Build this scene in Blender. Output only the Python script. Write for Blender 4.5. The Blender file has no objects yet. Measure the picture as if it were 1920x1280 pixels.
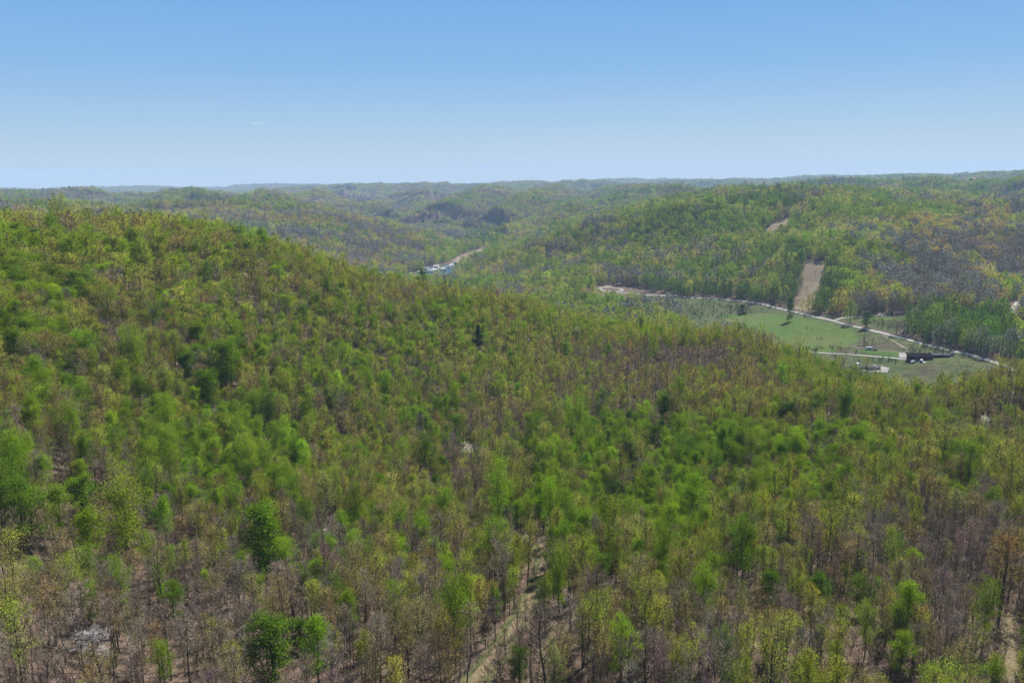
import bpy, math, random
import numpy as np
from mathutils import Matrix, Vector

# ------------------------------------------------------------------ camera
W, HH, F = 1920.0, 1280.0, 1493.0
PITCH, ROLL = math.radians(11.75), math.radians(0.62)
CZ = 230.0                                   # metres above the lake
sc = bpy.context.scene
cd = bpy.data.cameras.new("camera"); cam = bpy.data.objects.new("camera", cd)
sc.collection.objects.link(cam); sc.camera = cam
cd.sensor_width = 36.0; cd.lens = 36.0*F/W
cd.clip_start = 1.0; cd.clip_end = 120000.0
RM = Matrix.Rotation(math.pi/2-PITCH, 3, 'X') @ Matrix.Rotation(-ROLL, 3, 'Z')
cam.matrix_world = Matrix.Translation((0, 0, CZ)) @ RM.to_4x4()
R = np.array(RM)

# ------------------------------------------------------------------ world, sun, exposure
SUN_AZ, SUN_EL = math.radians(34), math.radians(47)
w = bpy.data.worlds.new("World"); sc.world = w; w.use_nodes = True
nt = w.node_tree; nt.nodes.clear()
sky = nt.nodes.new('ShaderNodeTexSky'); sky.sky_type = 'NISHITA'; sky.sun_disc = False
sky.sun_elevation = SUN_EL; sky.sun_rotation = SUN_AZ
sky.altitude = 300; sky.air_density = 1.0; sky.dust_density = 0.1; sky.ozone_density = 2.6
bg = nt.nodes.new('ShaderNodeBackground'); bg.inputs[1].default_value = 0.053
wo = nt.nodes.new('ShaderNodeOutputWorld')
gc = nt.nodes.new('ShaderNodeTexCoord'); sx = nt.nodes.new('ShaderNodeSeparateXYZ'); nt.links.new(gc.outputs['Generated'], sx.inputs[0])
hr = nt.nodes.new('ShaderNodeValToRGB'); hr.color_ramp.interpolation = 'EASE'     # pale, milky air low over the horizon
hr.color_ramp.elements[0].position = 0.0; hr.color_ramp.elements[0].color = (.93, .93, .93, 1)
hr.color_ramp.elements[1].position = .5; hr.color_ramp.elements[1].color = (.25, .25, .25, 1)
he = hr.color_ramp.elements.new(.24); he.color = (1, 1, 1, 1)
nt.links.new(sx.outputs[2], hr.inputs[0])
hc = nt.nodes.new('ShaderNodeValToRGB'); hc.color_ramp.elements[0].position = 0.0; hc.color_ramp.elements[0].color = (4.95, 5.6, 6.0, 1)
hc.color_ramp.elements[1].position = .23; hc.color_ramp.elements[1].color = (1.45, 3.45, 7.05, 1)
for p_, c_ in ((.065, (3.25, 5.0, 6.9, 1)), (.12, (2.25, 4.3, 7.0, 1))): he = hc.color_ramp.elements.new(p_); he.color = c_
nt.links.new(sx.outputs[2], hc.inputs[0])
hm = nt.nodes.new('ShaderNodeMix'); hm.data_type = 'RGBA'; nt.links.new(hr.outputs[0], hm.inputs[0])
nt.links.new(sky.outputs[0], hm.inputs[6]); nt.links.new(hc.outputs[0], hm.inputs[7]); nt.links.new(hm.outputs[2], bg.inputs[0]); nt.links.new(bg.outputs[0], wo.inputs[0])
sd = bpy.data.lights.new("sun", 'SUN'); sd.energy = 4.8; sd.angle = math.radians(0.5); sd.color = (1, .96, .9)
so = bpy.data.objects.new("sun", sd); sc.collection.objects.link(so)
so.rotation_euler = (math.pi/2-SUN_EL, 0, math.pi-SUN_AZ); so.location = (0, 0, 600)
sc.view_settings.view_transform = 'Standard'; sc.view_settings.look = 'None'
sc.view_settings.exposure = 1.1; sc.view_settings.gamma = 1.0
sc.render.engine = 'CYCLES'
sc.cycles.use_denoising = True; sc.cycles.denoising_prefilter = 'NONE'
sc.cycles.max_bounces = 6; sc.cycles.diffuse_bounces = 3; sc.cycles.transmission_bounces = 3
sc.cycles.transparent_max_bounces = 4; sc.cycles.volume_bounces = 0
HAZE = 5.6e-5
rng = np.random.default_rng(7); random.seed(7)

# ------------------------------------------------------------------ helpers: tags, materials, meshes
C = sc.collection
def tag(o, label=None, cat=None, group=None, kind=None):
    if label: o['label'] = label
    if cat: o['category'] = cat
    if group: o['group'] = group
    if kind: o['kind'] = kind
    return o
def empty(name, loc, rz=0.0, scale=1.0):
    o = bpy.data.objects.new(name, None); C.objects.link(o)
    o.location = loc; o.rotation_euler = (0, 0, rz); o.scale = (scale,)*3; o.empty_display_size = 1.0
    return o
def link_mesh(name, me, parent=None):
    o = bpy.data.objects.new(name, me); C.objects.link(o); o.parent = parent; return o
def new_mat(name, rough=.9):
    m = bpy.data.materials.new(name); m.use_nodes = True
    b = m.node_tree.nodes['Principled BSDF']; b.inputs['Roughness'].default_value = rough
    b.inputs['Specular IOR Level'].default_value = .06
    return m, m.node_tree, b
def plain(name, col, rough=.8, noise=.15, scale=1.5, metal=0.0):
    m, t, b = new_mat(name, rough)
    n = t.nodes.new('ShaderNodeTexNoise'); n.inputs['Scale'].default_value = scale; n.inputs['Detail'].default_value = 4
    g = t.nodes.new('ShaderNodeTexCoord'); t.links.new(g.outputs['Object'], n.inputs[0])
    r = t.nodes.new('ShaderNodeValToRGB')
    r.color_ramp.elements[0].position = .3; r.color_ramp.elements[1].position = .7
    r.color_ramp.elements[0].color = tuple(c*(1-noise) for c in col)+(1,)
    r.color_ramp.elements[1].color = tuple(min(1, c*(1+noise)) for c in col)+(1,)
    t.links.new(n.outputs[0], r.inputs[0]); t.links.new(r.outputs[0], b.inputs['Base Color'])
    b.inputs['Metallic'].default_value = metal
    return m
def s2l(r, g, b): return tuple(((c/255)/12.92 if c/255 < .04045 else ((c/255+.055)/1.055)**2.4) for c in (r, g, b))

def tint_material(name, translucent):
    m = bpy.data.materials.new(name); m.use_nodes = True; t = m.node_tree; t.nodes.clear()
    out = t.nodes.new('ShaderNodeOutputMaterial')
    at = t.nodes.new('ShaderNodeAttribute'); at.attribute_type = 'INSTANCER'; at.attribute_name = 'tint'
    fv = t.nodes.new('ShaderNodeAttribute'); fv.attribute_type = 'GEOMETRY'; fv.attribute_name = 'vary'
    mp = t.nodes.new('ShaderNodeMapRange'); mp.inputs[3].default_value = .75; mp.inputs[4].default_value = 1.25
    t.links.new(fv.outputs['Fac'], mp.inputs[0])
    mul = t.nodes.new('ShaderNodeVectorMath'); mul.operation = 'SCALE'
    t.links.new(at.outputs['Color'], mul.inputs[0]); t.links.new(mp.outputs[0], mul.inputs['Scale'])
    d = t.nodes.new('ShaderNodeBsdfDiffuse'); t.links.new(mul.outputs[0], d.inputs[0])
    if translucent > 0:
        tr = t.nodes.new('ShaderNodeBsdfTranslucent'); ml2 = t.nodes.new('ShaderNodeVectorMath'); ml2.operation = 'MULTIPLY'
        ml2.inputs[1].default_value = (.58, .54, .28); t.links.new(mul.outputs[0], ml2.inputs[0]); t.links.new(ml2.outputs[0], tr.inputs[0])
        mx = t.nodes.new('ShaderNodeAddShader')            # leaves reflect and let through about equal shares
        t.links.new(d.outputs[0], mx.inputs[0]); t.links.new(tr.outputs[0], mx.inputs[1])
        t.links.new(mx.outputs[0], out.inputs[0])
    else: t.links.new(d.outputs[0], out.inputs[0])
    return m
M_LEAF = tint_material("leaf", .42)
M_TWIG = tint_material("twig", 0.0)
M_BARK = plain("bark", (.085, .071, .060), .95, .35, 2.0)
M_PALEBARK = plain("pale_bark", (.42, .40, .36), .9, .35, 1.2)

# ------------------------------------------------------------------ noise
def _h(ix, iy, s):
    n = (ix.astype(np.int64)*374761393 + iy.astype(np.int64)*668265263 + s*1442695041) & 0xffffffff
    n = ((n ^ (n >> 13))*1274126177) & 0xffffffff
    n = (n ^ (n >> 16)) & 0xffffffff
    n = (n*2246822519) & 0xffffffff; n = n ^ (n >> 15)
    return (n & 0xffffff)/float(0xffffff)
def vn(x, y, s=0):
    x = np.asarray(x, float); y = np.asarray(y, float)
    ix = np.floor(x); iy = np.floor(y); fx = x-ix; fy = y-iy
    fx = fx*fx*fx*(fx*(fx*6-15)+10); fy = fy*fy*fy*(fy*(fy*6-15)+10)
    a = _h(ix, iy, s); b = _h(ix+1, iy, s); c = _h(ix, iy+1, s); d = _h(ix+1, iy+1, s)
    return (a*(1-fx)+b*fx)*(1-fy)+(c*(1-fx)+d*fx)*fy
def fbm(x, y, s=0, o=4):
    r = 0; a = 1; t = 0
    for k in range(o):
        r = r+a*vn(x*2**k+17.3*k, y*2**k-9.1*k, s+k*13); t += a; a *= .5
    return r/t*2-1
def sstep(a, b, x): t = np.clip((x-a)/(b-a), 0, 1); return t*t*(3-2*t)

# ------------------------------------------------------------------ photograph pixel <-> world
def ray(px, py):
    v = np.stack([(np.asarray(px, float)-W/2)/F, (HH/2-np.asarray(py, float))/F, -np.ones_like(np.asarray(px, float))], -1)
    return v @ R.T
def project(x, y, z):
    v = np.stack([x, y, np.asarray(z)-CZ], -1) @ R
    d = np.maximum(-v[..., 2], 1e-3)
    return W/2+F*v[..., 0]/d, HH/2-F*v[..., 1]/d, -v[..., 2]

# ------------------------------------------------------------------ terrain control points
CP = []
def V(px, py, D, lift=0):                 # the surface (lift = canopy above the ground) seen at this pixel lies D metres away
    r = ray(px, py); k = D/math.hypot(r[0], r[1]); CP.append((r[0]*k, r[1]*k, r[2]*k-lift))
def Hd(px, D, z):                         # ground height z (below the camera) at D metres in the direction of this column
    r = ray(px, 360); k = D/math.hypot(r[0], r[1]); CP.append((r[0]*k, r[1]*k, z))
for px, col in {
    -250: [(60,-80),(150,-78),(270,-72),(400,-45),(520,-32)],
    0:    [(60,-100),(150,-98),(230,-104),(330,-88),(430,-62)],
    260:  [(150,-102),(240,-115),(340,-112),(440,-92)],
    520:  [(60,-104),(150,-104),(250,-124),(360,-128),(470,-115),(560,-97)],
    960:  [(60,-104),(150,-105),(260,-129),(370,-142),(480,-145),(590,-133)],
    1300: [(150,-108),(260,-128),(370,-141),(480,-143),(580,-138)],
    1600: [(60,-108),(150,-111),(270,-126),(380,-134),(480,-136)],
    1920: [(150,-114),(270,-124),(380,-130),(480,-140)],
    2200: [(60,-112),(150,-116),(300,-128),(480,-150)]}.items():
    for D, z in col: Hd(px, D, z)
T = 15
for a in [(0,392,520),(120,402,540),(250,425,560),(380,444,590),(500,462,620),(640,490,650),(740,512,670),(860,527,690),
          (960,538,695),(1080,548,690),(1250,566,670),(1390,606,640),(1500,654,600),(1600,692,560),(1760,694,540),(1920,672,520)]:
    V(*a, T+3.5+15*max(0, 1-a[0]/520)+(19 if 1000 < a[0] < 1300 else ({1390: 1, 1500: 3, 1600: 8}.get(a[0], 9) if 1300 < a[0] < 1790 else 0))+(4 if 700 < a[0] < 1000 else 0))
Hd(-250, 700, -60)
# behind the foreground ridge
for px, D, z in [(1920,680,-185),(1760,700,-188),(1600,720,-185),(1480,760,-183),(1350,820,-182),(1250,860,-180),(1080,900,-180),
                 (960,950,-180),(860,1000,-185),(740,1000,-175),(640,950,-160),(500,900,-135),(640,1250,-205),(740,1400,-218),
                 (860,1400,-215),(960,1350,-212),(500,1250,-180),(380,1200,-150),(200,1200,-130),(0,1050,-115),(0,1500,-140),
                 (-300,1100,-100),(200,1600,-160),(380,1600,-175),(500,1600,-190),(640,1600,-212),(740,1700,-226),(860,1700,-226)]:
    Hd(px, D, z)
for a in [(200,417,860),(330,432,880),(440,448,900)]: V(*a, T)
# open valley with the roads, meadow and farm
for a in [(1120,541,1440),(1180,546,1400),(1270,556,1330),(1350,560,1290),(1440,570,1230),(1500,583,1160),(1600,606,1060),
          (1700,632,975),(1800,657,905),(1860,670,880),(1400,590,1180),(1500,620,1020),(1520,640,960),(1600,650,930),(1700,664,890),(1640,690,830),
          (1760,672,860),(1690,590,1090),(1630,596,1080),(1760,600,1060),(1850,625,1000),(1905,600,1080),(1905,655,900)]: V(*a, 0)
T = 21
# hill behind the road
for a in [(1120,500,1560),(1200,515,1480),(1300,510,1420),(1400,520,1360),(1200,470,1640),(1300,450,1640),(1400,450,1560),
          (1000,510,1640),(950,490,1850),(900,515,1600),(950,462,2020),(1020,440,1980),(1080,426,1940),(1200,399,1900),(1350,374,1880),(1450,360,2100),
          (1500,470,1400),(1450,426,1640),(1520,540,1225),(1600,520,1240),(1600,440,1500),(1560,400,1750),(1700,520,1240),
          (1700,450,1500),(1700,400,1850),(1700,352,2700),(1820,500,1350),(1900,540,1180),(1900,450,1700),(1820,400,2000),
          (1920,380,2500),(1820,337,3500),(1550,350,2700),(1350,350,3300),(1250,362,3300)]: V(*a, T)
Hd(1200, 2400, -110); Hd(1080, 2500, -150); Hd(960, 2500, -215); Hd(1350, 2500, -75)
Hd(1920, 1400, -178); Hd(2150, 1500, -185); Hd(2150, 1000, -190); Hd(2200, 2200, -90); Hd(2200, 3300, -45)
# lake bed and banks
for px, py in [(770,520),(820,508),(860,497),(895,486),(855,452)]:
    r = ray(px, py); D = 232/-r[2]*math.hypot(r[0], r[1]); V(px, py, D, 0)
for px, D, z in [(700,1900,-226),(930,2300,-222),(900,2550,-224),(880,2800,-227),(820,3300,-230),(760,3450,-230),(690,3500,-226),(600,3700,-215),(480,4000,-190)]:
    Hd(px, D, z)
# left mid hill
for a in [(740,500,1950),(660,480,1900),(600,470,1850),(450,455,1800),(560,430,2200),(450,415,2300),(300,400,2300),(150,395,2200),(0,395,2000),
          (700,450,2250),(760,470,2250),(520,372,3000),(640,398,2700),(740,432,2550),(800,455,2450),(380,352,3900),(250,372,3100),(120,372,3100),(0,372,3300),
          (250,362,3900),(60,360,4200),(400,370,3200)]: V(*a, T)
Hd(600, 2900, -120); Hd(700, 2900, -175); Hd(800, 2850, -220)
# hills beyond the lake
for a in [(700,385,4300),(620,365,4300),(760,400,4000),(780,392,4000),(850,374,4100),(900,383,3900),(840,425,3500),(800,430,3700),
          (900,430,3350),(900,452,3080),(960,430,3000),(960,400,3400),(1020,400,3200),(1100,375,3300),(950,372,3800),(1000,352,4500),(800,352,4900),(1150,352,4200)]: V(*a, T)
CP = np.array(CP)

SC = 1000.0
P = CP[:, :2]/SC; n = len(P)
def U(r2): return np.where(r2 > 0, .5*r2*np.log(np.maximum(r2, 1e-12)), 0)
r2 = ((P[:, None]-P[None])**2).sum(-1)
dist = np.hypot(P[:, 0], P[:, 1])
A = np.zeros((n+3, n+3)); A[:n, :n] = U(r2)+np.diag(.0006*dist); A[:n, n] = 1; A[:n, n+1:] = P; A[n, :n] = 1; A[n+1:, :n] = P.T
sol = np.linalg.solve(A, np.concatenate([CP[:, 2], [0, 0, 0]]))
def tps(x, y):
    x = np.asarray(x, float).ravel()/SC; y = np.asarray(y, float).ravel()/SC; out = np.empty_like(x)
    for i in range(0, len(x), 20000):
        a, b = x[i:i+20000], y[i:i+20000]
        q = (a[:, None]-P[None, :, 0])**2+(b[:, None]-P[None, :, 1])**2
        out[i:i+20000] = U(q)@sol[:n]+sol[n]+a*sol[n+1]+b*sol[n+2]
    return out

# crest lines of the farther ridges: (pixel x, pixel y of the canopy, distance)
RIDGES = [
 ([(330,354,4200),(440,356,3700),(520,369,3200),(640,396,2800),(730,430,2520),(795,456,2400)], .30),
 ([(930,343,5400),(880,360,4500),(840,374,4050),(800,390,3850),(768,408,3700)], .50, 60),
 ([(480,350,5800),(600,357,4900),(680,370,4500),(725,390,4250),(745,410,4100)], .34),
 ([(640,345,6600),(760,346,6200),(800,356,5400),(775,372,4900)], .30),
 ([(1040,344,5200),(990,364,4050),(940,386,3650),(890,410,3450),(862,436,3250)], .36),
 ([(1240,352,4300),(1120,370,3350),(1030,396,3000),(970,420,2800),(930,448,2700)], .34),
 ([(-80,362,4300),(120,352,4900),(260,351,5100),(400,349,5000),(480,352,4900)], .22),
 ([(1150,345,5200),(1320,347,3700),(1480,352,2900),(1570,372,2300),(1640,398,1900),(1700,430,1650)], .30),
 ([(1500,336,4500),(1650,330,4300),(1800,329,3800),(1980,330,3600)], .22),
 ([(1960,350,3000),(1850,362,2700),(1760,385,2300),(1720,410,2050)], .34),
 ([(-100,352,13000),(90,352,11500),(180,348,12000),(290,347,12500),(360,350,12000)], .10),
 ([(430,346,14000),(500,343,13000),(620,344,13500),(760,342,14000)], .10),
 ([(560,348,8000),(700,342,7800),(840,340,8000),(1000,338,8200),(1100,336,7800)], .13),
 ([(1150,334,12000),(1200,333,12500),(1260,334,12000)], .08),
 ([(1270,336,8500),(1340,333,8200),(1440,334,8500)], .12),
 ([(1420,334,10000),(1500,327,9500),(1600,327,9800),(1700,324,9500)], .10),
 ([(1680,326,8000),(1820,323,7500),(1900,319,6800),(2050,316,6500)], .12),
]
LAKE1 = [(735,534),(752,522),(790,509),(804,501),(832,497),(862,492),(882,486),(902,483),(907,486),(888,492),(868,501),(856,510),(840,534)]
LAKE2 = [(815,444),(845,443),(862,452),(872,461),(852,461),(836,452)]
def inpoly(px, py, poly):
    px = np.asarray(px); py = np.asarray(py); c = np.zeros(px.shape, bool); j = len(poly)-1
    for i in range(len(poly)):
        xi, yi = poly[i]; xj, yj = poly[j]
        if yi != yj:
            c ^= ((yi > py) != (yj > py)) & (px < (xj-xi)*(py-yi)/(yj-yi)+xi)
        j = i
    return c

def height(x, y):                                      # metres above the lake
    sh = np.shape(x); x = np.ravel(x); y = np.ravel(y); D = np.hypot(x, y)
    far = -98+20*fbm(x/5200, y/5200, 3, 3)+26*fbm(x/1100, y/1100, 5, 3)
    v = np.abs(fbm(x/3600+4.2, y/3600, 9, 4)); far -= 90*np.exp(-(v/.10)**2)
    b = sstep(3900, 5200, D)
    s = np.full(len(x), -100.0); k = (D < 5300) & (y > -900)
    s[k] = tps(x[k], y[k])
    back = sstep(-100, -800, y); s = s*(1-back)+(-90)*back
    z = s*(1-b)+far*b
    z = z-58*sstep(2700, 3500, D)*sstep(-222, -190, z)
    acc = np.exp(z/7.0); kk = np.nonzero((D > 1500) & (y > 0))[0]; xk, yk, ak = x[kk], y[kk], np.zeros(len(kk))
    for line, sl, *rd in RIDGES:
        rd = rd[0] if rd else 15
        q = []
        for px_, py_, D_ in line:
            r = ray(px_, py_); m_ = D_/math.hypot(r[0], r[1]); q.append((r[0]*m_, r[1]*m_, r[2]*m_-18))
        q = np.array(q); best = np.full(len(kk), -400.0)
        for a_, b_ in zip(q[:-1], q[1:]):
            e = b_[:2]-a_[:2]; t_ = np.clip(((xk-a_[0])*e[0]+(yk-a_[1])*e[1])/(e@e), 0, 1)
            d_ = np.hypot(xk-a_[0]-t_*e[0], yk-a_[1]-t_*e[1])*(1+.35*fbm(xk/500, yk/500, 71, 2))
            best = np.maximum(best, a_[2]+(b_[2]-a_[2])*t_-np.sqrt((sl*d_)**2+rd**2)+rd)
        ak += np.exp(np.maximum(best, -260)/7.0)
    acc[kk] += ak; z = np.where((D > 1500) & (y > 0) & (z > -226), 7.0*np.log(acc), z)
    rid = 1-2*np.abs(fbm(x/420+8, y/420, 21, 3))
    amp = (21+11*sstep(2400, 3200, D))*sstep(1300, 2300, D)*sstep(-222, -185, z)*(1-.2*sstep(5000, 9000, D))
    z = z+amp*(rid-.72)*1.5+2.2*fbm(x/90, y/90, 31, 3)*(sstep(-205, -180, z)*.8+.1)
    # lake basin
    px, py, _ = project(x, y, np.full(len(x), 0.0))
    z = z+CZ
    band = (D > 1500) & (D < 4200) & (y > 0)
    L = band & ((inpoly(px, py, LAKE1) & (D < 2900)) | (inpoly(px, py, LAKE2) & (D > 2500)))
    z = np.where(band & ~L, np.maximum(z, 1.6), z); z = np.where(L, -6.0, z)
    z = np.where(~band, np.maximum(z, 3.0), z)
    return z.reshape(sh)

AZ = np.concatenate([np.arange(-180, -44, 4.0), np.arange(-44, -37, .5), np.arange(-37, 37.001, .125), np.arange(37.5, 44.5, .5), np.arange(46, 180.1, 4.0)])
AZ[-1] = 180.0
RR = np.concatenate([[1.0, 20, 40], 60*np.exp(np.arange(0, math.log(16800/60)+.009, .0093))])
ga, gr = np.meshgrid(np.radians(AZ), RR, indexing='ij')
GX, GY = np.sin(ga)*gr, np.cos(ga)*gr
GZ = height(GX, GY)
GZ[-1] = GZ[0]
LR = np.log(RR)
def ground(x, y):
    x = np.asarray(x, float); y = np.asarray(y, float)
    a = np.degrees(np.arctan2(x, y)); r = np.hypot(x, y)
    i = np.clip(np.searchsorted(AZ, a)-1, 0, len(AZ)-2); j = np.clip(np.searchsorted(RR, r)-1, 0, len(RR)-2)
    fa = np.clip((a-AZ[i])/(AZ[i+1]-AZ[i]), 0, 1); fr = np.clip((r-RR[j])/(RR[j+1]-RR[j]), 0, 1)
    return (GZ[i, j]*(1-fr)+GZ[i, j+1]*fr)*(1-fa)+(GZ[i+1, j]*(1-fr)+GZ[i+1, j+1]*fr)*fa
def at(px, py, dmin=60, dmax=20000):                   # first ground hit along the pixel's ray
    r = ray(px, py); h = math.hypot(r[0], r[1]); D = np.exp(np.linspace(math.log(dmin), math.log(dmax), 6000))
    x = r[0]/h*D; y = r[1]/h*D; z = CZ+r[2]/h*D; g = ground(x, y)
    k = np.argmax(z < g)
    if not (z[k] < g[k]): k = np.argmin(z-g)
    return Vector((x[k], y[k], g[k]))

na, nr = GX.shape
verts = np.stack([GX, GY, GZ], -1).reshape(-1, 3)
idx = np.arange(na*nr).reshape(na, nr)
faces = np.stack([idx[:-1, :-1], idx[:-1, 1:], idx[1:, 1:], idx[1:, :-1]], -1).reshape(-1, 4)
def mesh_from(name, v, f, smooth=True):
    me = bpy.data.meshes.new(name); f = np.asarray(f, np.int32); v = np.asarray(v, np.float32)
    me.vertices.add(len(v)); me.vertices.foreach_set('co', v.ravel())
    me.loops.add(f.size); me.loops.foreach_set('vertex_index', f.ravel())
    me.polygons.add(len(f)); me.polygons.foreach_set('loop_start', np.arange(0, f.size, f.shape[1], dtype=np.int32))
    if smooth: me.polygons.foreach_set('use_smooth', np.ones(len(f), bool))
    me.update(calc_edges=True); return me
GV = verts
mt, t, b = new_mat("leaf_litter", .95)
tc = t.nodes.new('ShaderNodeTexCoord')
def noise_ramp(t, scale, cols, detail=6, src=None, rough=.6):
    nn = t.nodes.new('ShaderNodeTexNoise'); nn.inputs['Scale'].default_value = scale; nn.inputs['Detail'].default_value = detail
    nn.inputs['Roughness'].default_value = rough
    t.links.new((src or tc).outputs['Object'], nn.inputs[0]); r = t.nodes.new('ShaderNodeValToRGB')
    e = r.color_ramp.elements
    for k, (p, c) in enumerate(cols):
        el = e[k] if k < 2 else e.new(p)
        el.position = p; el.color = c+(1,)
    t.links.new(nn.outputs[0], r.inputs[0]); return r
r1 = noise_ramp(t, .35, [(.30, (.055, .038, .028)), (.5, (.120, .086, .067)), (.72, (.20, .148, .115))])
r2_ = noise_ramp(t, .02, [(.40, (.045, .042, .022)), (.62, (.115, .085, .065))], 5)
mx = t.nodes.new('ShaderNodeMix'); mx.data_type = 'RGBA'; mx.inputs[0].default_value = .35
t.links.new(r1.outputs[0], mx.inputs[6]); t.links.new(r2_.outputs[0], mx.inputs[7]); r3_ = noise_ramp(t, 1.6, [(.35, (.45, .42, .40)), (.62, (1.25, 1.22, 1.2))], 8, None, .75)
mg = t.nodes.new('ShaderNodeMix'); mg.data_type = 'RGBA'; mg.blend_type = 'MULTIPLY'; mg.inputs[0].default_value = .8
t.links.new(mx.outputs[2], mg.inputs[6]); t.links.new(r3_.outputs[0], mg.inputs[7]); t.links.new(mg.outputs[2], b.inputs['Base Color'])
M_GROUND = mt
gme = mesh_from("ground", GV, faces); gme.materials.append(M_GROUND)
tag(link_mesh("ground", gme), kind='structure')
ORDER_MARK = 1

# ------------------------------------------------------------------ ground cover, roads, water (sheets draped over the terrain)
def subdiv_line(pts, step):
    out = []
    for a, b_ in zip(pts[:-1], pts[1:]):
        a, b_ = np.array(a, float), np.array(b_, float); n_ = max(1, int(np.hypot(*(b_-a))/step))
        for k in range(n_): out.append(a+(b_-a)*k/n_)
    out.append(np.array(pts[-1], float)); return np.array(out)
def smooth_line(p, it=3):
    p = np.array(p, float)
    for _ in range(it):
        q = [p[0]]
        for a, b_ in zip(p[:-1], p[1:]): q += [a*.75+b_*.25, a*.25+b_*.75]
        q.append(p[-1]); p = np.array(q)
    return p
def pix_line(pts, dmin=700): return smooth_line([tuple(at(px, py, dmin))[:2] for px, py in pts], 2)
ROADS = []
def ribbon(name, line, width, lift, mat, step=4.0):
    if 'track' not in name and 'path' not in name: ROADS.append((np.array(line), width))
    L = subdiv_line(line, step); T_ = np.gradient(L, axis=0); T_ /= np.maximum(np.hypot(T_[:, 0], T_[:, 1])[:, None], 1e-9)
    N_ = np.stack([-T_[:, 1], T_[:, 0]], 1); offs = np.linspace(-.5, .5, 5)
    wv = width*(1+.12*fbm(np.arange(len(L))*.15, np.zeros(len(L)), 77, 2))
    v = np.concatenate([L+N_*(wv*o)[:, None] for o in offs]); z = ground(v[:, 0], v[:, 1])
    z = z+lift*.6
    v = np.column_stack([v, z]); m_ = len(L); f = []
    for k in range(4):
        for i in range(m_-1): f.append((k*m_+i, (k+1)*m_+i, (k+1)*m_+i+1, k*m_+i+1))
    me = mesh_from(name, v, f); me.materials.append(mat)
    return tag(link_mesh(name, me), kind='structure')
def sheet(name, poly_px, lift, mat, step=3.0, dmin=700, dmax=1500, poly_xy=None, jag=2.0):
    P_ = np.array(poly_xy if poly_xy is not None else [tuple(at(px, py, dmin, dmax))[:2] for px, py in poly_px])
    x0, y0 = P_.min(0)-step; x1, y1 = P_.max(0)+step
    xs = np.arange(x0, x1, step); ys = np.arange(y0, y1, step); X, Y = np.meshgrid(xs, ys, indexing='ij')
    wob = fbm(X/14, Y/14, 55, 3)*jag*3; wob2 = fbm(X/14+50, Y/14, 56, 3)*jag*3
    ins = inpoly(X+wob, Y+wob2, [tuple(p) for p in P_])
    Z = ground(X, Y)+lift; I = np.arange(X.size).reshape(X.shape); f = []
    ok = ins[:-1, :-1] & ins[1:, :-1] & ins[1:, 1:] & ins[:-1, 1:]
    i, j = np.nonzero(ok); f = np.stack([I[i, j], I[i+1, j], I[i+1, j+1], I[i, j+1]], 1)
    if not len(f): print('EMPTY sheet', name); return None
    us, inv = np.unique(f, return_inverse=True); f = inv.reshape(f.shape)
    v = np.stack([X, Y, Z], -1).reshape(-1, 3)[us]
    me = mesh_from(name, v, f); me.materials.append(mat)
    return tag(link_mesh(name, me), kind='structure')
def ramp_mat(name, layers, rough=.95, mixes=()):
    m, t_, b_ = new_mat(name, rough); tc_ = t_.nodes.new('ShaderNodeTexCoord'); prev = None
    for k, (scale, cols) in enumerate(layers):
        r = noise_ramp(t_, scale, cols, 6, tc_)
        if prev is None: prev = r.outputs[0]
        else:
            mx_ = t_.nodes.new('ShaderNodeMix'); mx_.data_type = 'RGBA'; mx_.inputs[0].default_value = mixes[k-1]
            t_.links.new(prev, mx_.inputs[6]); t_.links.new(r.outputs[0], mx_.inputs[7]); prev = mx_.outputs[2]
    t_.links.new(prev, b_.inputs['Base Color']); return m
M_GRASS = ramp_mat("meadow_grass", [(.012, [(.38, (.042, .085, .010)), (.52, (.062, .100, .016)), (.66, (.095, .088, .034))]), (.10, [(.35, (.034, .070, .009)), (.65, (.08, .11, .026))])], mixes=(.5,))
M_LAWN = ramp_mat("lawn", [(.05, [(.3, (.034, .078, .010)), (.7, (.052, .10, .018))])])
M_BRUSH = ramp_mat("rough_pasture", [(.016, [(.38, (.030, .065, .012)), (.52, (.058, .085, .020)), (.68, (.060, .050, .034))]), (.12, [(.38, (.022, .02, .015)), (.62, (.095, .095, .044))])], mixes=(.5,))
M_DIRT = ramp_mat("cut_slope_soil", [(.05, [(.35, (.115, .090, .055)), (.62, (.18, .14, .09))]), (.4, [(.3, (.055, .055, .028)), (.6, (.20, .155, .105))])], mixes=(.5,))
M_GRAVEL = ramp_mat("gravel", [(.1, [(.3, (.20, .185, .17)), (.7, (.27, .255, .235))])])
M_ROAD = ramp_mat("pale_asphalt", [(.06, [(.3, (.22, .22, .20)), (.7, (.33, .325, .29))])], .95)
M_TRACK = ramp_mat("dirt_track_soil", [(.15, [(.3, (.105, .08, .05)), (.7, (.18, .135, .085))]), (.8, [(.35, (.07, .07, .03)), (.65, (.20, .155, .095))])], mixes=(.5,))
M_BANK = ramp_mat("lake_bank_soil", [(.02, [(.35, (.14, .11, .085)), (.6, (.22, .175, .135))]), (.15, [(.3, (.09, .085, .05)), (.6, (.21, .165, .13))])], mixes=(.5,))

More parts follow.
